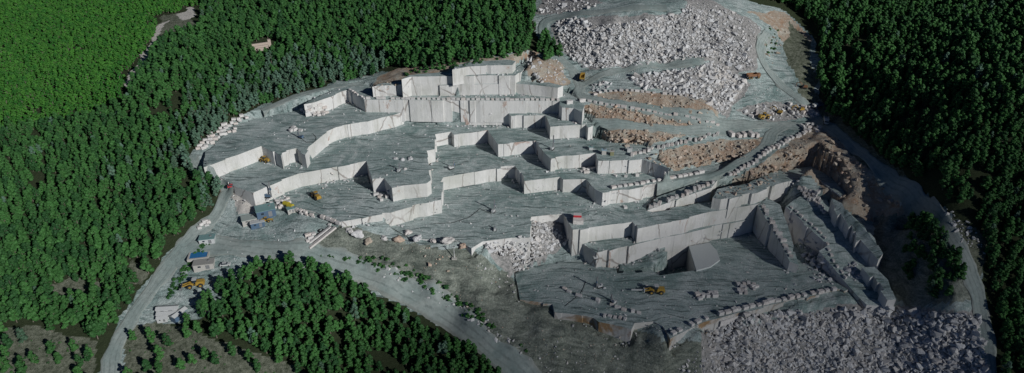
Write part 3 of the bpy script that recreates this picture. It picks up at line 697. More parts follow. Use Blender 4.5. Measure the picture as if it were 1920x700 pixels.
shrubs([[(-20,640),(60,612),(185,640),(180,720),(-20,720)],[(240,620),(300,610),(540,700),(240,710)]], 17, .5, 'low olive shrub among the loose pines on brown scrub', 'low shrubs on the scrub clearings', (.3, .6), 9)

# ------------------------------------------------------------------ broken rock
rocks = []
def rubble(poly, dpx, size, seed, kind='m', thin=.1):
    r = random.Random(seed); us, vs = [], []
    y0, y1 = min(q[1] for q in poly), max(q[1] for q in poly); x0, x1 = min(q[0] for q in poly), max(q[0] for q in poly)
    v = y0
    while v < y1:
        u = x0 + r.random() * dpx
        while u < x1: us.append(u + r.uniform(-.5, .5) * dpx); vs.append(v + r.uniform(-.5, .5) * dpx * .75); u += dpx
        v += dpx * .75
    us, vs = np.array(us), np.array(vs); ok = inpoly(us, vs, poly) & np.array([r.random() > thin for _ in us])
    X, Y, Z = hits(us[ok], vs[ok])
    for x, y, z, u, v in zip(X, Y, Z, us[ok], vs[ok]):
        q_ = r.random(); s_ = size * (r.uniform(.3, .65) if q_ < .55 else r.uniform(.65, 1.1) if q_ < .92 else r.uniform(1.2, 1.8))
        rocks.append((x, y, z, u, v, s_, kind))
rubble([(1120,48),(1200,40),(1275,25),(1290,5),(1335,30),(1400,100),(1418,125),(1390,130),(1330,107),(1240,118),(1170,126),(1110,128),(1090,90)], 3.7, 2.2, 1)
rubble([(1035,45),(1075,32),(1120,48),(1100,90),(1110,128),(1085,125),(1060,95)], 4, 2.2, 2)
rubble([(1290,0),(1330,2),(1425,50),(1408,85),(1400,100),(1335,30)], 6, 2.0, 3)
rubble([(1010,25),(1030,-2),(1060,-6),(1130,8),(1100,18),(1040,27)], 5.5, 2.2, 4)
rubble([(1180,148),(1210,138),(1300,128),(1340,114),(1400,155),(1355,218),(1320,190),(1260,172),(1200,165)], 4.2, 2.4, 5)
rubble([(1100,165),(1128,150),(1150,160),(1112,176)], 5, 2, 6)
rubble([(1092,197),(1130,195),(1355,238),(1290,242),(1190,230),(1110,220)], 5.5, 1.6, 7, 'o', .2)
rubble([(1105,176),(1180,172),(1300,180),(1343,200),(1343,220),(1250,206),(1160,192)], 7, 1.5, 77, 'o', .35)
rubble([(1122,246),(1180,241),(1290,251),(1250,262),(1170,278)], 5.5, 1.8, 8, 'o', .2)
rubble([(1205,298),(1250,280),(1430,256),(1425,275),(1400,295),(1350,304),(1260,318)], 6, 1.6, 9, 'o', .25)
rubble([(1340,368),(1350,350),(1430,310),(1500,262),(1520,262),(1500,300),(1455,342),(1370,372)], 6.5, 1.6, 10, 'o', .35)
rubble([(910,458),(960,452),(997,442),(998,414),(1030,425),(1062,440),(1072,450),(1045,465),(1005,490),(975,508),(962,508),(958,480),(918,476)], 4.8, 2.0, 11)
rubble([(1325,622),(1400,590),(1600,578),(1830,590),(1850,650),(1855,740),(1335,740)], 5.0, 2.2, 12)
rubble([(1388,212),(1430,195),(1470,198),(1530,200),(1535,220),(1470,222),(1450,228),(1400,222)], 7, 2.4, 13)
rubble([(1435,45),(1480,60),(1460,100),(1445,130),(1430,90)], 7, 1.4, 14, 'o', .4)
rubble([(985,110),(1050,112),(1068,160),(1005,156)], 6, 1.8, 15, 'm', .3)
rubble([(1000,640),(1120,640),(1180,690),(1100,740),(1000,720)], 9, .8, 16, 'm', .5)
rubble([(1500,440),(1520,450),(1560,500),(1570,535),(1530,530),(1505,490)], 6.5, 2.2, 17)
rubble([(1582,490),(1605,492),(1614,528),(1590,524)], 6, 2.3, 18)
rubble([(1545,255),(1600,300),(1680,370),(1690,400),(1620,400),(1570,360),(1540,320)], 8, 2.0, 19, 'o', .5)
rubble([(1390,150),(1440,150),(1445,180),(1410,190)], 8, 1.4, 20, 'm', .5)
rubble([(1770,385),(1835,430),(1850,480),(1790,450)], 7, 1.6, 21, 'm', .35)
rubble([(620,260),(680,255),(750,250),(680,266)], 6, .9, 22, 'm', .4)
rubble([(588,335),(640,325),(680,318),(660,345),(600,350)], 6, 1.1, 23, 'm', .45)
rubble([(1100,385),(1150,375),(1150,388),(1110,392)], 6, 1.5, 24, 'm', .5)
rubble([(880,500),(915,490),(960,520),(985,575),(960,560),(900,520)], 8, 1.2, 25, 'm', .5)
rubble([(600,500),(700,510),(900,610),(1000,680),(1000,660),(880,590),(760,530),(680,495)], 9, 1.0, 26, 'm', .4)
rubble([(700,155),(735,152),(745,160),(700,165)], 5, 1.2, 27, 'o', .3)
rubble([(1270,690),(1330,640),(1335,700),(1290,720)], 7, 1.6, 28, 'm', .3)
rubble([(560,192),(590,184),(640,166),(640,170),(590,190)], 5, 1.1, 29, 'm', .3)
r_ = random.Random(77)
for name, th, p3, co_ in plates:
    if name in ('shadow_bench', 'far_east_ramp'): continue
    for i in range(len(p3)):
        a, c = Vector(p3[i]), Vector(p3[(i + 1) % len(p3)]); d = c - a; nrm = Vector((d.y, -d.x, 0))
        if nrm.length < 1: continue
        nrm.normalize(); m_ = (a + c) / 2 + nrm * 1.5
        if float(surf(m_.x, m_.y)) > m_.z - 2.5: continue
        for q in range(int(d.length / 1.1)):
            if mnoise.noise(Vector((a.x + q * .35, a.y, 3.3))) < -.02 or r_.random() < .25: continue
            p = a + d * r_.random() + nrm * (.9 + abs(r_.gauss(0, 1.1))); z = float(surf(p.x, p.y)); u, v = project(p.x, p.y, z)
            rocks.append((p.x, p.y, z, float(u), float(v), r_.choice((.5, .6, .8, 1.0, 1.4)), 'm'))
rubble([(640,480),(740,500),(820,540),(900,590),(975,650),(960,660),(860,595),(760,540),(680,505)], 7, 1.7, 41, 'm', .6)
rubble([(740,455),(850,470),(900,520),(860,530),(780,490)], 9, 1.5, 42, 'o', .75)
rubble([(620,470),(740,455),(880,480),(960,530),(1040,590),(1190,630),(1300,660),(1250,720),(1050,720),(900,610),(720,510)], 9, .5, 40, 'o', .72)
for k_, p_ in enumerate(([(400,300),(480,215),(560,205),(740,215),(590,250),(480,272)],[(560,290),(760,230),(940,225),(800,270),(790,335),(730,345),(690,300)],[(500,370),(690,320),(800,370),(640,410)],[(740,425),(840,340),(960,330),(1110,365),(1420,370),(1150,412),(880,455)],[(980,560),(1000,500),(1100,500),(1300,520),(1480,440),(1580,540),(1260,630),(1040,570)],[(1000,300),(1100,340),(1300,320),(1100,300)],[(860,260),(930,300),(1000,310),(840,330)],[(1040,270),(1190,250),(1200,290),(1120,285)],[(420,440),(560,430),(620,480),(430,520)],[(1180,150),(1050,130),(1250,120),(1420,110),(1500,200),(1380,210)])):
    rubble(p_, 8, .7, 200 + k_, 'm', .62)
rubble([(1290,460),(1340,450),(1380,440),(1390,450),(1330,470)], 9, 1.0, 30, 'm', .5)
rocks.sort(key=lambda q: -q[5] / math.dist(q[:3], (0, 0, CAM_H)))
RGROUP = lambda u, v: (('angular pale boulder on the shaded spoil slope at the lower right', 'boulders of the lower right spoil slope') if v > 560 and u > 1280 else
                       ('angular white boulder on the big waste dump at the top', 'boulders of the big waste dump') if v < 130 else
                       ('broken marble boulder in the slide spilling into the lower pit', 'boulders of the slide into the pit') if u < 1100 and v > 390 else
                       ('angular boulder on the ochre rock slopes east of the benches', 'boulders on the eastern slopes'))
r = random.Random(3)
def rock_rot(): return (r.uniform(-.5, .5), r.uniform(-.5, .5), r.uniform(0, 6.28))
for q in rocks[:290]:
    o = link('boulder', r.choice(ROCKS if q[6] == 'm' else OROCKS)); o.location = (q[0], q[1], q[2] + q[5] * .12); o.rotation_euler = rock_rot(); s_ = q[5]; o.scale = (s_ * 1.1, s_ * 1.05, s_)
    lb, gp = RGROUP(q[3], q[4]); tag(o, lb, 'boulder', gp)
rr_ = rocks[290:]
scatter('rubble', ROCKS + OROCKS, [(q[0], q[1], q[2] + q[5] * .1) for q in rr_], [rock_rot() for q in rr_], [(q[5] * 1.1, q[5] * 1.05, q[5]) for q in rr_],
        [r.randrange(8) if q[6] == 'm' else 8 + r.randrange(5) for q in rr_], 'loose heaps of broken marble and ochre rock', 'rubble')
print('rocks', len(rocks))

# ------------------------------------------------------------------ squared blocks
def block_mesh(name, seed, L_, W_, H_):
    r = random.Random(seed); bm = bmesh.new(); bmesh.ops.create_cube(bm, size=1)
    for v in bm.verts: v.co = Vector((v.co.x * L_, v.co.y * W_, (v.co.z + .5) * H_)) + Vector((r.uniform(-.12, .12), r.uniform(-.12, .12), r.uniform(-.1, .1) if v.co.z > 0 else 0))
    bmesh.ops.bevel(bm, geom=bm.edges[:], offset=.07, segments=1, affect='EDGES')
    mm = bpy.data.meshes.new(name); bm.to_mesh(mm); bm.free(); mm.materials.append(m_block); return mm
BL = [block_mesh('block', 900 + i, *d) for i, d in enumerate(((2.6,1.7,1.5),(2.9,1.8,1.6),(2.3,1.6,1.4),(3.1,1.6,1.7),(2.4,1.9,1.5)))]
rb = random.Random(9); nblocks = {}
def put_block(name, x, y, rz, label, group, sc=1.0, z=None):
    o = link(name, rb.choice(BL)); zz = float(surf(x, y)) if z is None else z
    o.location = (x, y, zz - .12); o.rotation_euler = (rb.uniform(-.03, .03), rb.uniform(-.03, .03), rz); o.scale = (sc * rb.uniform(.75, 1.2), sc * rb.uniform(.8, 1.15), sc * rb.uniform(.75, 1.2))
    nblocks[name] = nblocks.get(name, 0) + 1
    return tag(o, label, 'stone block', group)
ROWZ = [None]
def block_row(pix, gap, label, group, turn=0.0, sc=1.0, jit=.15, inset=1.4, drop=.04):
    P = [unp_on(u, v) for u, v in pix]
    for i in range(len(P) - 1):
        a, c = P[i], P[i + 1]; d = (c - a); ln = d.length; d = d / ln; n_ = Vector((-d.y, d.x)); s_ = gap * .5
        ang = math.atan2(d.y, d.x)
        while s_ < ln:
            if rb.random() > drop:
                p = a + d * s_ + n_ * (max(inset, 0) + rb.uniform(-jit, jit) * 2)
                put_block('berm_block', p.x, p.y, ang + turn + rb.uniform(-jit, jit), label, group, sc, z=ROWZ[0])
            s_ += gap * rb.uniform(.92, 1.08)
def unp_on(u, v):
    x, y, z = hit(u, v); return Vector((x, y))
def lev(pts, z):  return [Vector(unp(u, v, z)) for u, v in pts]
_unp_on = unp_on
def row_at(pix, z, *a, **k_):
    """row along an edge of known height"""
    global unp_on
    it = iter(lev(pix, z)) if not callable(z) else iter([Vector(unp(u, v, z(u, v))) for u, v in pix]); old = unp_on; ROWZ[0] = z if not callable(z) else None
    unp_on = lambda u, v: next(it)
    block_row(pix, *a, **k_); unp_on = old; ROWZ[0] = None
row_at([(652,170),(683,187.5)], 53, 2.7, 'pale squared block in the edge row where the bench road bends', 'blocks at the bend of the bench road', turn=0, inset=.9, sc=.8)
row_at([(685,186.6),(780,187.6),(900,188.6),(1047,189.6)], 53, 2.95, 'pale squared block in the straight edge row of the upper bench road', 'blocks edging the upper bench road', sc=.85, inset=.9, jit=.06)
block_row([(1064,197),(1098,191)], 4.2, 'long pale block at the road junction above the dark notches', 'long blocks at the junction', sc=1.1)
block_row([(1100,190),(1180,204),(1250,216),(1320,229),(1352,238)], 3.3, 'pale squared block in the row edging the sloping road above the ochre rubble', 'blocks edging the sloping road', inset=0, sc=.85, jit=.08)
block_row([(1112,180),(1130,173),(1180,170),(1260,178),(1300,182)], 3.2, 'pale block in the row on the crest of the ochre slope', 'blocks on the ochre slope crest', inset=0, sc=.8)
block_row([(1145,354),(1200,346),(1260,336),(1318,326)], 3.3, 'white block in the row on the lower tapering bench', 'blocks on the tapering bench', inset=.6, sc=.95)
block_row([(1216,392),(1275,369),(1334,346),(1372,326),(1428,294),(1470,268),(1520,243)], 2.55, 'large pale block in the diagonal berm along the lower ramp', 'blocks of the diagonal ramp berm', turn=1.1, inset=0, sc=1.0, jit=.3)
block_row([(1180,292),(1230,278),(1290,266),(1350,254)], 2.9, 'rough pale block in the row along the inner ramp', 'blocks along the inner ramp', turn=.9, inset=0, sc=.95, jit=.35)
block_row([(1424,387),(1437,410),(1452,438),(1468,465),(1480,487)], 2.3, 'pale block in the row on top of the pit east wall', 'blocks on the pit east wall', turn=1.2, inset=1.5, sc=.85, jit=.3)
block_row([(1463,386),(1472,400),(1482,418)], 2.6, 'pale block in the short row beside the east ramp', 'blocks beside the east ramp', turn=1.0, inset=0, sc=.9, jit=.3)
block_row([(1476,388),(1502,411),(1529,435),(1552,457)], 3.2, 'bluish block in the row on the upper shaded ramp wall', 'blocks on the upper shaded ramp wall', inset=1.2, sc=.7, jit=.2)
block_row([(1539,468),(1562,497),(1587,530)], 3.2, 'bluish block in the row on the lower shaded ramp wall', 'blocks on the lower shaded ramp wall', inset=1.2, sc=.7, jit=.2)
block_row([(1260,631),(1320,602),(1380,586),(1440,571),(1520,555),(1570,546)], 3.7, 'long block in the berm closing the pit floor on the south', 'blocks of the south pit berm', inset=1.0, sc=1.0, jit=.1, drop=.1)
block_row([(1053,541),(1080,553),(1130,568),(1180,585),(1208,590)], 3.0, 'white block in the long row across the lower pit floor', 'blocks in the row on the pit floor', turn=.1, inset=0, sc=.85, jit=.15, drop=.1)
block_row([(1128,596),(1172,604)], 2.4, 'block in the small row above the ochre pit edge', 'blocks above the ochre pit edge', turn=1.4, inset=1.5, sc=.8)
# piles of blocks
def pile(poly, dpx, label, group, sc=1.0, rz=None, seed=1, layers=.0, thin=.06, rise=0):
    r = random.Random(seed); us, vs = [], []
    y0, y1 = min(q[1] for q in poly), max(q[1] for q in poly); x0, x1 = min(q[0] for q in poly), max(q[0] for q in poly); v = y0; k_ = 0
    while v < y1:
        u = x0 + (k_ % 2) * dpx * .5
        while u < x1:
            if r.random() > thin: us.append(u + r.uniform(-.2, .2) * dpx); vs.append(v + r.uniform(-.15, .15) * dpx)
            u += dpx
        v += dpx * .58; k_ += 1
    us, vs = np.array(us), np.array(vs); ok = inpoly(us, vs, poly); X, Y, Z = hits(us[ok], vs[ok])
    for x, y, z in zip(X, Y, Z):
        put_block('marble_block', x, y, (rz if rz is not None else r.uniform(0, 3.14)) + r.uniform(-.25, .25), label, group, sc, z=z + (rise * r.random()))
pile([(362,284),(385,258),(420,232),(455,214),(468,220),(440,248),(410,262),(380,286)], 9.5, 'white sawn block in the stockpile on the western rim', 'blocks of the western rim stockpile', .95, .5, 1)
pile([(556,206),(600,204),(624,212),(604,219),(570,215)], 8, 'white block in the heap under the western notch', 'blocks heaped under the western notch', .9, None, 2, rise=.8)
pile([(1494,352),(1515,350),(1535,365),(1540,385),(1552,398),(1540,402),(1520,380),(1505,366)], 8.5, 'pale block in the stack at the head of the shaded ramp', 'blocks at the head of the shaded ramp', .95, .9, 3)
pile([(1366,250),(1425,248),(1428,258),(1368,262)], 12, 'long white slab in the stack inside the hairpin', 'slabs stacked inside the hairpin', 1.35, 1.9, 4, thin=0)
pile([(703,366),(722,362),(734,370),(716,378)], 8, 'white block in the small heap below the blue shadowed notch', 'blocks below the shadowed notch', .9, .3, 5)
pile([(1084,320),(1112,314),(1116,322),(1090,326)], 8, 'block in the heap against the notched wall', 'blocks against the notched wall', .9, .4, 6)
pile([(535,238),(552,232),(565,246),(548,250)], 8, 'white block on the upper western floor beside the drill', 'blocks beside the western drill', .9, None, 7, thin=.2)
pile([(1380,536),(1394,530),(1400,550),(1388,553)], 9, 'white block in the left stack on the east pit floor', 'left stack on the east pit floor', .95, 1.3, 8, thin=0)
pile([(1400,528),(1414,530),(1420,545),(1408,549)], 9, 'white block in the right heap on the east pit floor', 'right heap on the east pit floor', .85, None, 9, thin=.1)
pile([(1303,552),(1345,550),(1347,560),(1310,562)], 10, 'white block in the row of four on the pit floor', 'row of blocks right of the loader', 1.1, .1, 10, thin=0)
pile([(1150,386),(1215,384),(1215,390),(1150,394)], 14, 'stray block on the main floor', 'stray blocks on the main floor', .7, None, 11, thin=.6)
pile([(1150,330),(1200,325),(1200,332),(1160,334)], 10, 'block lying below the middle wall', 'blocks below the middle wall', .8, None, 12, thin=.2)
pile([(1480,196),(1530,196),(1535,214),(1500,218),(1480,212)], 10, 'pale block beside the machines at the quarry entrance', 'blocks at the quarry entrance', 1.0, None, 13, thin=.2)
pile([(1398,216),(1450,210),(1455,222),(1410,226)], 9, 'pale block in the heap beside the yellow loader', 'blocks beside the entrance loader', 1.0, None, 14, thin=.15)
pile([(370,425),(395,412),(400,418),(376,432)], 9, 'white block at the verge of the access road', 'blocks on the access road verge', .9, .6, 15, thin=.1)
pile([(1500,232),(1540,238),(1535,250),(1505,246)], 9, 'block at the top end of the diagonal berm', 'blocks at the berm head', .95, None, 16, thin=.25)
pile([(500,378),(540,372),(548,384),(520,394)], 8, 'small block in the workshop hollow', 'blocks in the workshop hollow', .75, .5, 17, thin=.2)
print('blocks', nblocks)

# ------------------------------------------------------------------ man-made things
m_yel = simple('yellow_paint', (.42, .27, .05), .5); m_blk = simple('rubber', (.03, .03, .03), .85); m_glass = simple('dark_glass', (.03, .045, .06), .15)
m_wht = simple('white_paint', (.56, .58, .58), .55); m_blu = simple('blue_paint', (.09, .15, .23), .55); m_teal = simple('weathered_teal_roof', (.19, .33, .33), .7)
m_red = simple('red_paint', (.50, .04, .05), .5); m_org = simple('rusty_orange_paint', (.28, .14, .07), .6); m_gry = simple('grey_steel', (.30, .31, .32), .5, .3)
m_conc = simple('concrete', (.48, .47, .44), .9); m_pool = simple('blue_water', (.03, .18, .42), .4); m_stone = simple('old_stone', (.50, .42, .36), .95); m_brn = simple('brown_earth', (.13, .10, .075), .95)
class MB:
    def __init__(s): s.bm = bmesh.new()
    def box(s, x, y, z, a, b_, c, rz=0, rx=0, ry=0, taper=1.0, bev=.05):
        ret = bmesh.ops.create_cube(s.bm, size=1); M_ = Matrix.Translation((x, y, z)) @ Matrix.Rotation(rz, 4, 'Z') @ Matrix.Rotation(ry, 4, 'Y') @ Matrix.Rotation(rx, 4, 'X')
        for v in ret['verts']:
            k_ = taper if v.co.z > 0 else 1; v.co = M_ @ Vector((v.co.x * a * k_, v.co.y * b_ * k_, v.co.z * c))
        return s
    def cyl(s, p, q, r0, r1=None, seg=10):
        tube(s.bm, [p, q], [r0, r1 if r1 is not None else r0], seg); return s
    def poly(s, pts, z0, z1):
        a = [s.bm.verts.new((x, y, z0)) for x, y in pts]; c = [s.bm.verts.new((x, y, z1)) for x, y in pts]
        s.bm.faces.new(a[::-1]); s.bm.faces.new(c)
        for i in range(len(pts)): s.bm.faces.new((a[i], a[(i + 1) % len(pts)], c[(i + 1) % len(pts)], c[i]))
        return s
    def out(s, name, m, parent=None):
        bmesh.ops.recalc_face_normals(s.bm, faces=s.bm.faces[:])
        mm = bpy.data.meshes.new(name); s.bm.to_mesh(mm); s.bm.free(); mm.materials.append(m); return link(name, mm, parent)
def at(name, u, v, rz, label, cat, sc=1.0, group=None, dz=0):
    p = hitz(u, v); z = min(surfmax(p.x + a, p.y + c) for a in (-.5, .5) for c in (-.5, .5)); z = surfmax(p.x, p.y)
    e = empty(name, (p.x, p.y, z + dz), R(rz), sc); return tag(e, label, cat, group)
def wheels(e, xs, y, r_, w_, m=m_blk):
    for x in xs:
        for s_ in (-1, 1):
            wl = MB().cyl((x, s_ * y - w_ / 2, r_), (x, s_ * y + w_ / 2, r_), r_, seg=14).out('wheel', m, e)
            MB().cyl((x, s_ * (y + .02) - w_ / 2 - .02, r_), (x, s_ * (y + .02) + w_ / 2 + .02, r_), r_ * .5, seg=10).out('rim', m_yel, wl)
def loader(u, v, rz, label, sc=1.0, lift=0.0, attach='bucket'):
    e = at('wheel_loader', u, v, rz, label, 'wheel loader', sc)
    MB().box(-2.2, 0, 1.9, 3.2, 2.3, 1.4, taper=.92).box(-3.6, 0, 1.5, .5, 2.5, .9).box(-.9, 0, 1.2, 1.4, 1.6, .8).out('rear_body', m_yel, e)
    MB().box(1.5, 0, 1.5, 2.2, 1.5, 1.1, taper=.85).out('front_frame', m_yel, e)
    cb = MB().box(-.3, 0, 2.9, 1.5, 1.6, 1.5, taper=.9).out('cab', m_glass, e); MB().box(-.3, 0, 3.72, 1.8, 1.9, .16).out('cab_roof', m_wht if sc > 1.05 else m_yel, cb)
    for s_ in (-.65, .65): MB().box(3.0, s_, 1.7 + lift, 3.2, .3, .45, ry=.25 - lift * .3).out('lift_arm', m_yel, e)
    if attach == 'bucket': MB().box(4.9, 0, .75 + lift * 1.6, .25, 3.2, 1.3, ry=-.4).box(5.3, 0, .25 + lift * 1.6, 1.2, 3.2, .15).box(5.1, 1.55, .65 + lift * 1.6, 1.0, .1, 1.0).box(5.1, -1.55, .65 + lift * 1.6, 1.0, .1, 1.0).out('bucket', m_gry, e)
    else: MB().box(6.6, 0, 1.3, 6.5, .45, .45).box(4.6, 0, 1.2, .3, 2.0, 1.2).out('boom', m_wht, e)
    wheels(e, (-2.3, 1.7), 1.25, .95, .75); return e
def truck(u, v, rz, label, bed=m_yel, cabm=m_yel, sc=1.0, name='dump_truck', cat='truck'):
    e = at(name, u, v, rz, label, cat, sc)
    MB().box(-.2, 0, 1.1, 8.0, 1.3, .5).out('chassis', m_gry, e)
    cb = MB().box(3.2, 0, 2.1, 1.9, 2.5, 2.0, taper=.9).out('cab', cabm, e); MB().box(4.05, 0, 2.5, .3, 2.1, .8).out('windscreen', m_glass, cb)
    MB().box(-1.2, 0, 1.75, 5.6, 2.8, .25).box(-1.2, 1.35, 2.5, 5.8, .15, 1.4).box(-1.2, -1.35, 2.5, 5.8, .15, 1.4).box(1.65, 0, 2.7, .2, 2.8, 1.9).box(-4.0, 0, 2.2, .15, 2.8, .8).out('dump_bed', bed, e)
    wheels(e, (3.0, -1.4, -3.0), 1.15, .7, .5); return e
def car(u, v, rz, label, m, sc=1.0, name='parked_car'):
    e = at(name, u, v, rz, label, 'car', sc)
    MB().box(0, 0, .75, 4.3, 1.75, .65, taper=.95).out('body', m, e); MB().box(-.3, 0, 1.3, 2.5, 1.55, .6, taper=.8).out('windows', m_glass, e)
    MB().box(-.3, 0, 1.63, 1.7, 1.2, .06).out('roof', m, e)
    for x in (-1.4, 1.4):
        for s_ in (-.8, .8): MB().cyl((x, s_ - .12, .34), (x, s_ + .12, .34), .34).out('wheel', m_blk, e)
    return e
def excavator(u, v, rz, label, sc=1.0, m=m_yel):
    e = at('excavator', u, v, rz, label, 'excavator', sc)
    for s_ in (-1.3, 1.3): MB().box(0, s_, .5, 4.6, .65, .95, taper=.9).out('track', m_blk, e)
    MB().box(-.8, 0, 1.8, 3.8, 2.8, 1.3, taper=.93).box(0, 0, 1.0, 1.6, 1.8, .5).out('upper_body', m, e)
    MB().box(1.2, .85, 2.4, 1.6, 1.0, 1.8, taper=.88).out('cab', m_glass, e)
    MB().cyl((1.2, -.2, 1.8), (4.0, -.2, 5.0), .38, .3, 6).out('boom', m, e); MB().cyl((3.9, -.2, 5.0), (7.0, -.2, 3.6), .3, .24, 6).out('boom', m, e)
    MB().cyl((6.8, -.2, 4.0), (6.9, -.2, 1.2), .24, .18, 6).out('stick', m, e); MB().box(6.8, -.2, .7, 1.1, 1.3, 1.0, taper=1.2).out('bucket', m_gry, e); return e
def drill(u, v, rz, label, h=8.0, sc=1.0, body=m_wht):
    e = at('drill_rig', u, v, rz, label, 'drill rig', sc)
    MB().box(0, 0, .8, 2.4, 1.6, .9, taper=.9).box(-1.0, 0, 1.5, .9, 1.2, .6).out('power_unit', body, e)
    for s_ in (-.8, .8): MB().box(0, s_, .3, 2.6, .4, .55).out('track', m_blk, e)
    mst = MB().box(1.5, 0, h / 2 + .2, .5, .5, h, bev=0).out('mast', m_gry, e); MB().box(1.75, 0, h * .55, .5, .7, 1.1).out('drill_head', m_blu, mst)
    MB().cyl((.4, 0, 1.2), (1.5, 0, h * .5), .12, .12, 6).out('brace', m_gry, e); return e
loader(593, 371, 130, 'yellow wheel loader with white bucket alone on the dark western middle floor', 1.0)
loader(366, 537, 195, 'yellow wheel loader parked in the scrap yard beside the access road', 1.15)
loader(1228, 549, 178, 'yellow loader with a long white boom attachment on the lower pit floor', 1.15, attach='boom')
loader(496, 303, 160, 'yellow wheel loader close under the western upper wall', .85)
loader(1433, 222, 20, 'yellow wheel loader working beside the block heap at the entrance', 1.0)
loader(500, 416, 10, 'small yellow wheel loader beside the teal roofed workshop', .7)
truck(1092, 149, 80, 'yellow dump truck with white bed on the junction below the waste dump')
truck(1412, 147, 10, 'rusty brown dump truck on the pale floor west of the entrance', m_org, m_org, 1.0)
truck(1548, 231, 250, 'white truck parked in shade beside the eastern tree line', m_wht, m_wht, .95)
truck(1532, 203, 200, 'blue and white truck parked at the forest edge by the entrance', m_blu, m_wht, .9)
excavator(1500, 208, 190, 'orange excavator among blocks at the quarry entrance', .8)
excavator(1508, 165, 160, 'orange excavator at the forest edge above the entrance', .7, m_org)
excavator(1460, 213, 150, 'yellow excavator digging by the brown mound near the entrance', .75)
car(435, 351, 30, 'red and white car at the bend of the western rim road', m_red)
car(423, 498, 10, 'white car alone on the yard beside the dense grove', m_wht, 1.1)
car(1495, 205, 10, 'white car among the machines at the quarry entrance', m_wht, 1.0)
drill(925, 398, 70, 'tall drill rig on the main floor with a long cable', 6.5)
drill(1035, 281, 60, 'white drill rig with vertical mast on the upper middle bench', 8.0, 1.0)
drill(748, 322, 80, 'squat drill rig near the round boulders on the western bench', 4.5, .9)
drill(846, 317, 30, 'white drill rig at the head of the narrow ramp', 4.0, 1.1)
drill(1124, 539, 200, 'drill rig behind the long row of blocks on the pit floor', 6.5, 1.0)
drill(1150, 568, 120, 'drill rig amid the long row of blocks on the pit floor', 3.5, 1.0)
drill(565, 259, 150, 'blue drill rig on the western upper floor beside white blocks', 4.5, 1.0, m_blu)
drill(1116, 491, 20, 'slim drill rig at the corner of the lower ledge', 7.0, .9)
drill(503, 370, 0, 'tall blue derrick above the workshop hollow', 8.0, 1.1, m_blu)
drill(928, 432, 90, 'small drill rig near the crest of the rubble slide', 2.5, .8)
# --- buildings
def shed(name, u, v, rz, L_, W_, H_, label, wallm, roofm, sc=1.0, gable=0, cat='building', door=True, dz=0):
    e = at(name, u, v, rz, label, cat, sc, dz=dz)
    wl = MB().box(0, 0, H_ / 2 - 1, L_, W_, H_ + 2).out('wall', wallm, e)
    if door: MB().box(L_ * .2, -W_ / 2 - .02, H_ * .4, L_ * .2, .1, H_ * .8).out('door', m_gry, e); MB().box(-L_ * .2, -W_ / 2 - .02, H_ * .6, L_ * .15, .08, H_ * .3).out('window', m_glass, e)
    if gable:
        b_ = MB(); bm = b_.bm; hx, hy = L_ / 2 + .3, W_ / 2 + .3
        P = [(-hx,-hy,H_+.02),(hx,-hy,H_+.02),(hx,hy,H_+.02),(-hx,hy,H_+.02),(-hx,0,H_+gable),(hx,0,H_+gable)]; V = [bm.verts.new(p) for p in P]
        for f in ((0,1,5,4),(2,3,4,5),(0,4,3),(1,2,5),(3,2,1,0)): bm.faces.new([V[i] for i in f])
        b_.out('roof', roofm, e)
    else:
        rf = MB().box(0, 0, H_ + .12, L_ + .5, W_ + .5, .22).out('roof', roofm, e); MB().box(L_ * .25, W_ * .1, H_ + .42, .9, .9, .36).out('vent', m_gry, rf)
    return e
shed('workshop', 499, 401, 25, 9, 6.5, 3.6, 'workshop with weathered teal flat roof and blue side in the hollow', m_blu, m_teal)
shed('office_container', 484, 424, 22, 6.5, 2.6, 2.6, 'white roofed container with blue side beside the workshop yard', m_blu, m_wht)
shed('low_hut', 468, 414, 24, 7, 5, 1.8, 'low hut with pale greenish roof at the corner of the yard', m_conc, simple('pale_roof', (.36, .42, .40), .8))
shed('low_hut', 546, 397, 30, 3.6, 2.6, 2.0, 'small grey hut below the yellow tanks', m_conc, m_teal)
shed('yard_cabin', 390, 453, 12, 7, 4.2, 2.4, 'small cabin with pale greenish roof north of the blue basin', m_wht, m_teal)
shed('yard_building', 384, 500, 12, 9, 4.5, 2.6, 'weathered concrete building with grey flat roof south of the blue basin', m_conc, simple('grey_roof', (.33, .33, .31), .9))
shed('tarped_shed', 315, 583, 5, 9, 3, 1.8, 'long white roofed shed, upper one of the white group by the access road', m_wht, m_wht, gable=.8)
shed('tarped_shed', 316, 592, 5, 9, 3, 1.6, 'long white roofed shed, middle one of the white group by the access road', m_wht, m_wht, gable=.8)
shed('tarped_shed', 336, 591, 65, 7, 3, 1.7, 'white roofed shed with blue side standing crosswise in the white group', m_blu, m_wht, gable=.8)
shed('tarped_shed', 306, 600, 10, 4.5, 2.6, 1.6, 'short white roofed shed, lowest of the white group by the access road', m_wht, m_wht, gable=.7)
shed('bench_cabin', 1108, 281, 0, 2.2, 1.8, 1.8, 'small cabin with green roof on the upper middle bench', m_wht, m_teal, door=False)
shed('bench_cabin', 1132, 289, 0, 2.4, 2.0, 2.6, 'bluish box cabin above the notched wall', m_conc, simple('pale_blue_roof', (.35, .50, .58), .7), door=False)
shed('bench_cabin', 1147, 291, 0, 2.0, 2.0, 2.4, 'olive box cabin above the notched wall', simple('olive_paint', (.25, .25, .14), .8), m_conc, door=False)
shed('bench_cabin', 1180, 284, 0, 2.6, 2.0, 2.0, 'pale cabin beside the first blocks of the inner ramp', m_wht, m_wht, door=False)
e = at('marble_plinth', 1084, 418, -4, 'large white block on the main floor corner beneath the red container', 'stone block'); MB().box(0, 0, .9, 5.2, 3.4, 2.2).out('block', m_block, e)
px_, py_ = unp(1083, 410, 23.2)
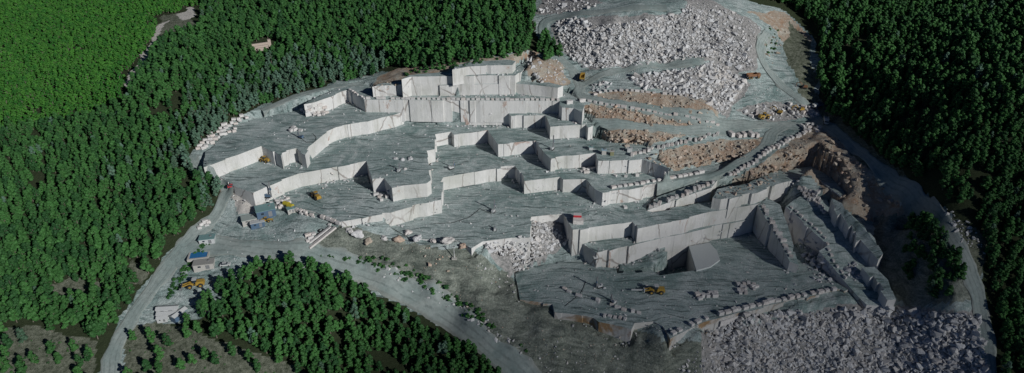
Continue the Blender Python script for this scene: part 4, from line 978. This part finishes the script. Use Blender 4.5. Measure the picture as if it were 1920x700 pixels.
e = empty('red_container', (px_, py_, surfmax(px_, py_) ), R(-4)); tag(e, 'red container with pale roof at the corner of the main floor', 'container')
MB().box(0, 2.4, 1.6, 4.0, 2.0, 3.2).out('body', m_red, e); MB().box(0, 2.4, 3.32, 4.1, 2.1, .2).out('roof', m_wht, e)
# --- yard basin
e = at('water_basin', 374, 480, 12, 'blue rectangular basin with pale rim beside the access road', 'basin')
MB().box(0, 3.6, .4, 9.5, .8, 1.4).box(0, -3.6, .4, 9.5, .8, 1.4).box(-4.4, 0, .4, .8, 6.4, 1.4).box(4.4, 0, .4, .8, 6.4, 1.4).out('rim', m_conc, e); MB().box(0, 0, .5, 8.0, 6.4, .8).out('water', m_pool, e)
# --- yellow tanks
for du, nm in ((0, 'left'), (7, 'right')):
    e = at('fuel_tank', 538 + du, 387 + du * .45, -25, f'yellow tank, the {nm} one of the pair behind the workshop yard', 'tank', group='yellow tanks')
    MB().cyl((-1.6, 0, 1.5), (1.6, 0, 1.5), 1.15, seg=16).out('vessel', simple('bright_yellow', (.50, .42, .04), .5), e); MB().box(-1.1, 0, .3, .3, 1.6, .8).box(1.1, 0, .3, .3, 1.6, .8).out('cradle', m_gry, e)
# --- tyres
for i, (u, v, d) in enumerate(((602, 433, 'darker upper'), (599, 440, 'lower'))):
    bm = bmesh.new(); pts = 20; rg = []
    for j in range(pts):
        a = 2 * math.pi * j / pts; rg.append([bm.verts.new(((1.1 + .38 * math.cos(b_)) * math.cos(a), (1.1 + .38 * math.cos(b_)) * math.sin(a), .38 + .38 * math.sin(b_))) for b_ in [k_ * math.pi / 4 for k_ in range(8)]])
    for j in range(pts):
        for k_ in range(8): bm.faces.new((rg[j][k_], rg[(j + 1) % pts][k_], rg[(j + 1) % pts][(k_ + 1) % 8], rg[j][(k_ + 1) % 8]))
    mm = bpy.data.meshes.new('tyre'); bm.to_mesh(mm); bm.free(); mm.materials.append(m_blk)
    o = link('tyre', mm); o.location = hitz(u, v, .02); tag(o, f'large black tyre lying on the pale slab yard, {d} of two', 'tyre')
for i, (a, c, wd, lb) in enumerate((((578, 468), (632, 424), 1.6, 'outermost'), ((578, 458), (622, 424), 1.2, 'inner'))):
    p, q = hitz(*a), hitz(*c); d = q - p; z_ = max(p.z, q.z)
    o = MB().box(0, 0, 0, d.to_2d().length, wd, .9).out('slab_wall', m_block); o.location = (p + q) / 2 + Vector((0, 0, .15)); o.rotation_euler = (0, -math.asin(d.z / d.length), math.atan2(d.y, d.x)); tag(o, f'long low white slab wall at the yard edge, {lb} of two', 'wall')
for i, (u, v, lb) in enumerate(((578, 443, 'first'), (583, 448, 'second'), (577, 453, 'third'), (588, 440, 'fourth'))):
    x, y, z = hit(u, v); put_block('marble_block', x, y, .6, f'small white block beside the tyres, {lb} from the north west', 'blocks beside the tyres', .85)
# --- pole on the bank, ruin in the forest
e = at('light_pole', 852, 486, 0, 'white pole with square base on the dark bank below the main floor', 'pole'); MB().box(0, 0, .3, 2.4, 2.0, .8).out('base', m_conc, e); MB().cyl((0, 0, .5), (0, 0, 7), .22, .14, 8).out('pole', m_wht, e); MB().box(0, 0, 7.1, 1.2, .3, .4).out('lamp_head', m_gry, e)
e = at('stone_ruin', 490, 92, 28, 'roofless pale stone ruin in a small clearing of the forest', 'ruin', 1.0)
MB().box(0, 2.6, 1.2, 13, 1.1, 4.4).out('wall', m_stone, e); MB().box(-.5, 0, .8, 11, 1.0, 3.4).out('wall', m_stone, e); MB().box(.8, -2.4, .4, 7, .9, 2.6).out('wall', m_stone, e); MB().box(-6.2, .6, 1.2, 1.0, 5.5, 4.0).out('wall', m_stone, e); MB().box(6.2, 3.0, 2.0, 2.0, 2.0, 6.0).out('tower', m_stone, e)
MB().cyl((-6, -1, 1), (-2, -6, 0), .3, .25).out('beam', m_stone, e)
# --- big raised block in the pit and pale slabs on it
def prism(name, pix, z, th, m, label, cat, kind=None):
    b_ = MB(); pts = [unp(u, v, z) for u, v in pix]; b_.poly(pts, z - th, z); o = b_.out(name, m); return tag(o, label, cat, kind=kind)
def hose(pix, label, rad=.12):
    P = []
    for i in range(len(pix) - 1):
        for t in range(8):
            u = pix[i][0] + (pix[i + 1][0] - pix[i][0]) * t / 8; v = pix[i][1] + (pix[i + 1][1] - pix[i][1]) * t / 8; P.append(hitz(u, v, .12))
    b_ = MB(); tube(b_.bm, P, [rad] * len(P), 5); o = b_.out('hose', m_blk); tag(o, label, 'hose')
prism('marble_block', [(1292,462),(1306,507),(1332,500),(1350,487),(1344,470),(1330,455)], 3.9, 3, simple('sawn_pale_marble', (.56, .60, .60), .85), 'large low pale cut block raised beside the dark recess in the pit floor', 'stone block')
hose([(922, 402), (900, 392), (880, 408), (850, 418), (800, 421)], 'long black cable curving west from the tall drill on the main floor')
hose([(1098, 528), (1094, 540), (1088, 552), (1055, 578)], 'black hose crossing the block row on the pit floor')
hose([(567, 262), (575, 268), (590, 268), (593, 258), (585, 250)], 'black hose looped beside the blue drill on the western floor')
# --- big rounded rocks on the crest above the bank
CS = .68
crest = [(672,440,7,'pale ochre',0),(690,452,5,'small ochre',1),(655,432,5,'pale',2),(747,450,6,'yellow stained',1),(783,448,5.5,'pointed pale',0),(812,452,3.5,'dark split',2),(838,452,7,'long grey',0),(765,437,5,'flat white',2),(720,447,4,'low grey',2),(868,462,4,'pink edged',1),(770,298,4,'white lone',0),(742,298,3,'white shaded',0),(760,318,2.4,'round white',2),(755,300,3.2,'tilted white',0)]
for i, (u, v, s_, d, k_) in enumerate(crest):
    bm = bmesh.new(); bmesh.ops.create_icosphere(bm, subdivisions=3, radius=.5)
    for w_ in bm.verts:
        n_ = w_.co.normalized(); w_.co *= 1 + .55 * mnoise.noise(n_ * 1.3 + Vector((i * 5, 0, 0))) + .15 * mnoise.noise(n_ * 5 + Vector((0, i, 0))); w_.co.z *= .75
    mm = bpy.data.meshes.new('outcrop'); bm.to_mesh(mm); bm.free(); mm.materials.append([m_rock, m_ochre, m_block][k_])
    o = link('rock_outcrop', mm); o.location = hitz(u, v, s_ * .03); o.scale = (s_ * 1.3 * CS, s_ * CS, s_ * CS); o.rotation_euler = (0, 0, i * 1.1)
    tag(o, f'{d} rock mass ' + ('on the crest above the grey bank, ' + ('west' if u < 730 else 'middle' if u < 800 else 'east') + ' part' if v > 400 else 'on the dark western bench floor'), 'rock')
block_row([(552,394),(580,402),(612,411),(636,421)], 3.0, 'low pale block in the line between the yard and the western floor', 'blocks lining the yard', inset=-.5, sc=.85, jit=.12, drop=.12)
block_row([(560,399),(590,409),(622,421)], 3.6, 'flat pale block in the outer line of the yard edge', 'blocks of the outer yard line', inset=0, sc=.7, jit=.2, drop=.25)
# --- marble remnants
for pix, z, th, lb in (([(1157,513),(1160,505),(1222,500),(1236,505),(1236,517),(1222,507)],-3,6,'low white marble step inside the pit pocket'),
                       ([(1358,458),(1420,443),(1424,447),(1364,462)],1.6,3,'long white slab remnant on the pit floor'),
                       ([(1349,598),(1400,582),(1402,587),(1352,604)],1.3,3,'white slab on the south berm, western one'),
                       ([(1408,580),(1450,569),(1452,574),(1411,585)],1.3,3,'white slab on the south berm, eastern one')):
    prism('marble_slab', pix, z, th, m_block, lb, 'slab')


# ------------------------------------------------------------------ unseen volume added toward the sun to dim the southern and eastern ground
def shade_thick(x, y):
    a = .8 * x - .75 * (y - 350) + 30 * math.sin(x * .011 + 1) + 18 * math.sin(y * .017)
    t = min(1, max(0, (a - 30) / 185)); t = t * t * (3 - 2 * t)
    edge = min(1, max(0, (1150 - math.hypot(x - 350, y - 150)) / 300))
    return 72 * t * edge
ALT = 900.0; bm = bmesh.new(); n_ = 70; gt = {}; gb = {}
for i in range(n_ + 1):
    for j in range(n_ + 1):
        x, y = -850 + 2400 * i / n_, -1050 + 2400 * j / n_; th = shade_thick(x, y); wx, wy = x + sx / sz * ALT, y + sy / sz * ALT
        gt[i, j] = bm.verts.new((wx, wy, ALT + .1 + th * .65)); gb[i, j] = bm.verts.new((wx, wy, ALT - th * .35))
for i in range(n_):
    for j in range(n_):
        bm.faces.new((gt[i, j], gt[i + 1, j], gt[i + 1, j + 1], gt[i, j + 1])); bm.faces.new((gb[i, j], gb[i, j + 1], gb[i + 1, j + 1], gb[i + 1, j]))
for i in range(n_):
    for a, b_ in (((i, 0), (i + 1, 0)), ((i + 1, n_), (i, n_)), ((0, i + 1), (0, i)), ((n_, i), (n_, i + 1))):
        bm.faces.new((gb[a], gb[b_], gt[b_], gt[a]))
mm = bpy.data.meshes.new('shade_volume'); bm.to_mesh(mm); bm.free()
mcl = bpy.data.materials.new('shade_volume_mat'); mcl.use_nodes = True; ntc = mcl.node_tree; ntc.nodes.remove(ntc.nodes['Principled BSDF'])
pv_ = ntc.nodes.new('ShaderNodeVolumePrincipled'); pv_.inputs['Color'].default_value = (1, 1, 1, 1); pv_.inputs['Density'].default_value = .0068; pv_.inputs['Anisotropy'].default_value = .5
ntc.links.new(pv_.outputs[0], ntc.nodes['Material Output'].inputs['Volume']); mm.materials.append(mcl)
tag(link('shade_volume', mm), 'unseen volume added toward the sun to shade the ground', 'shade_volume', kind='stuff')

#@@MORE
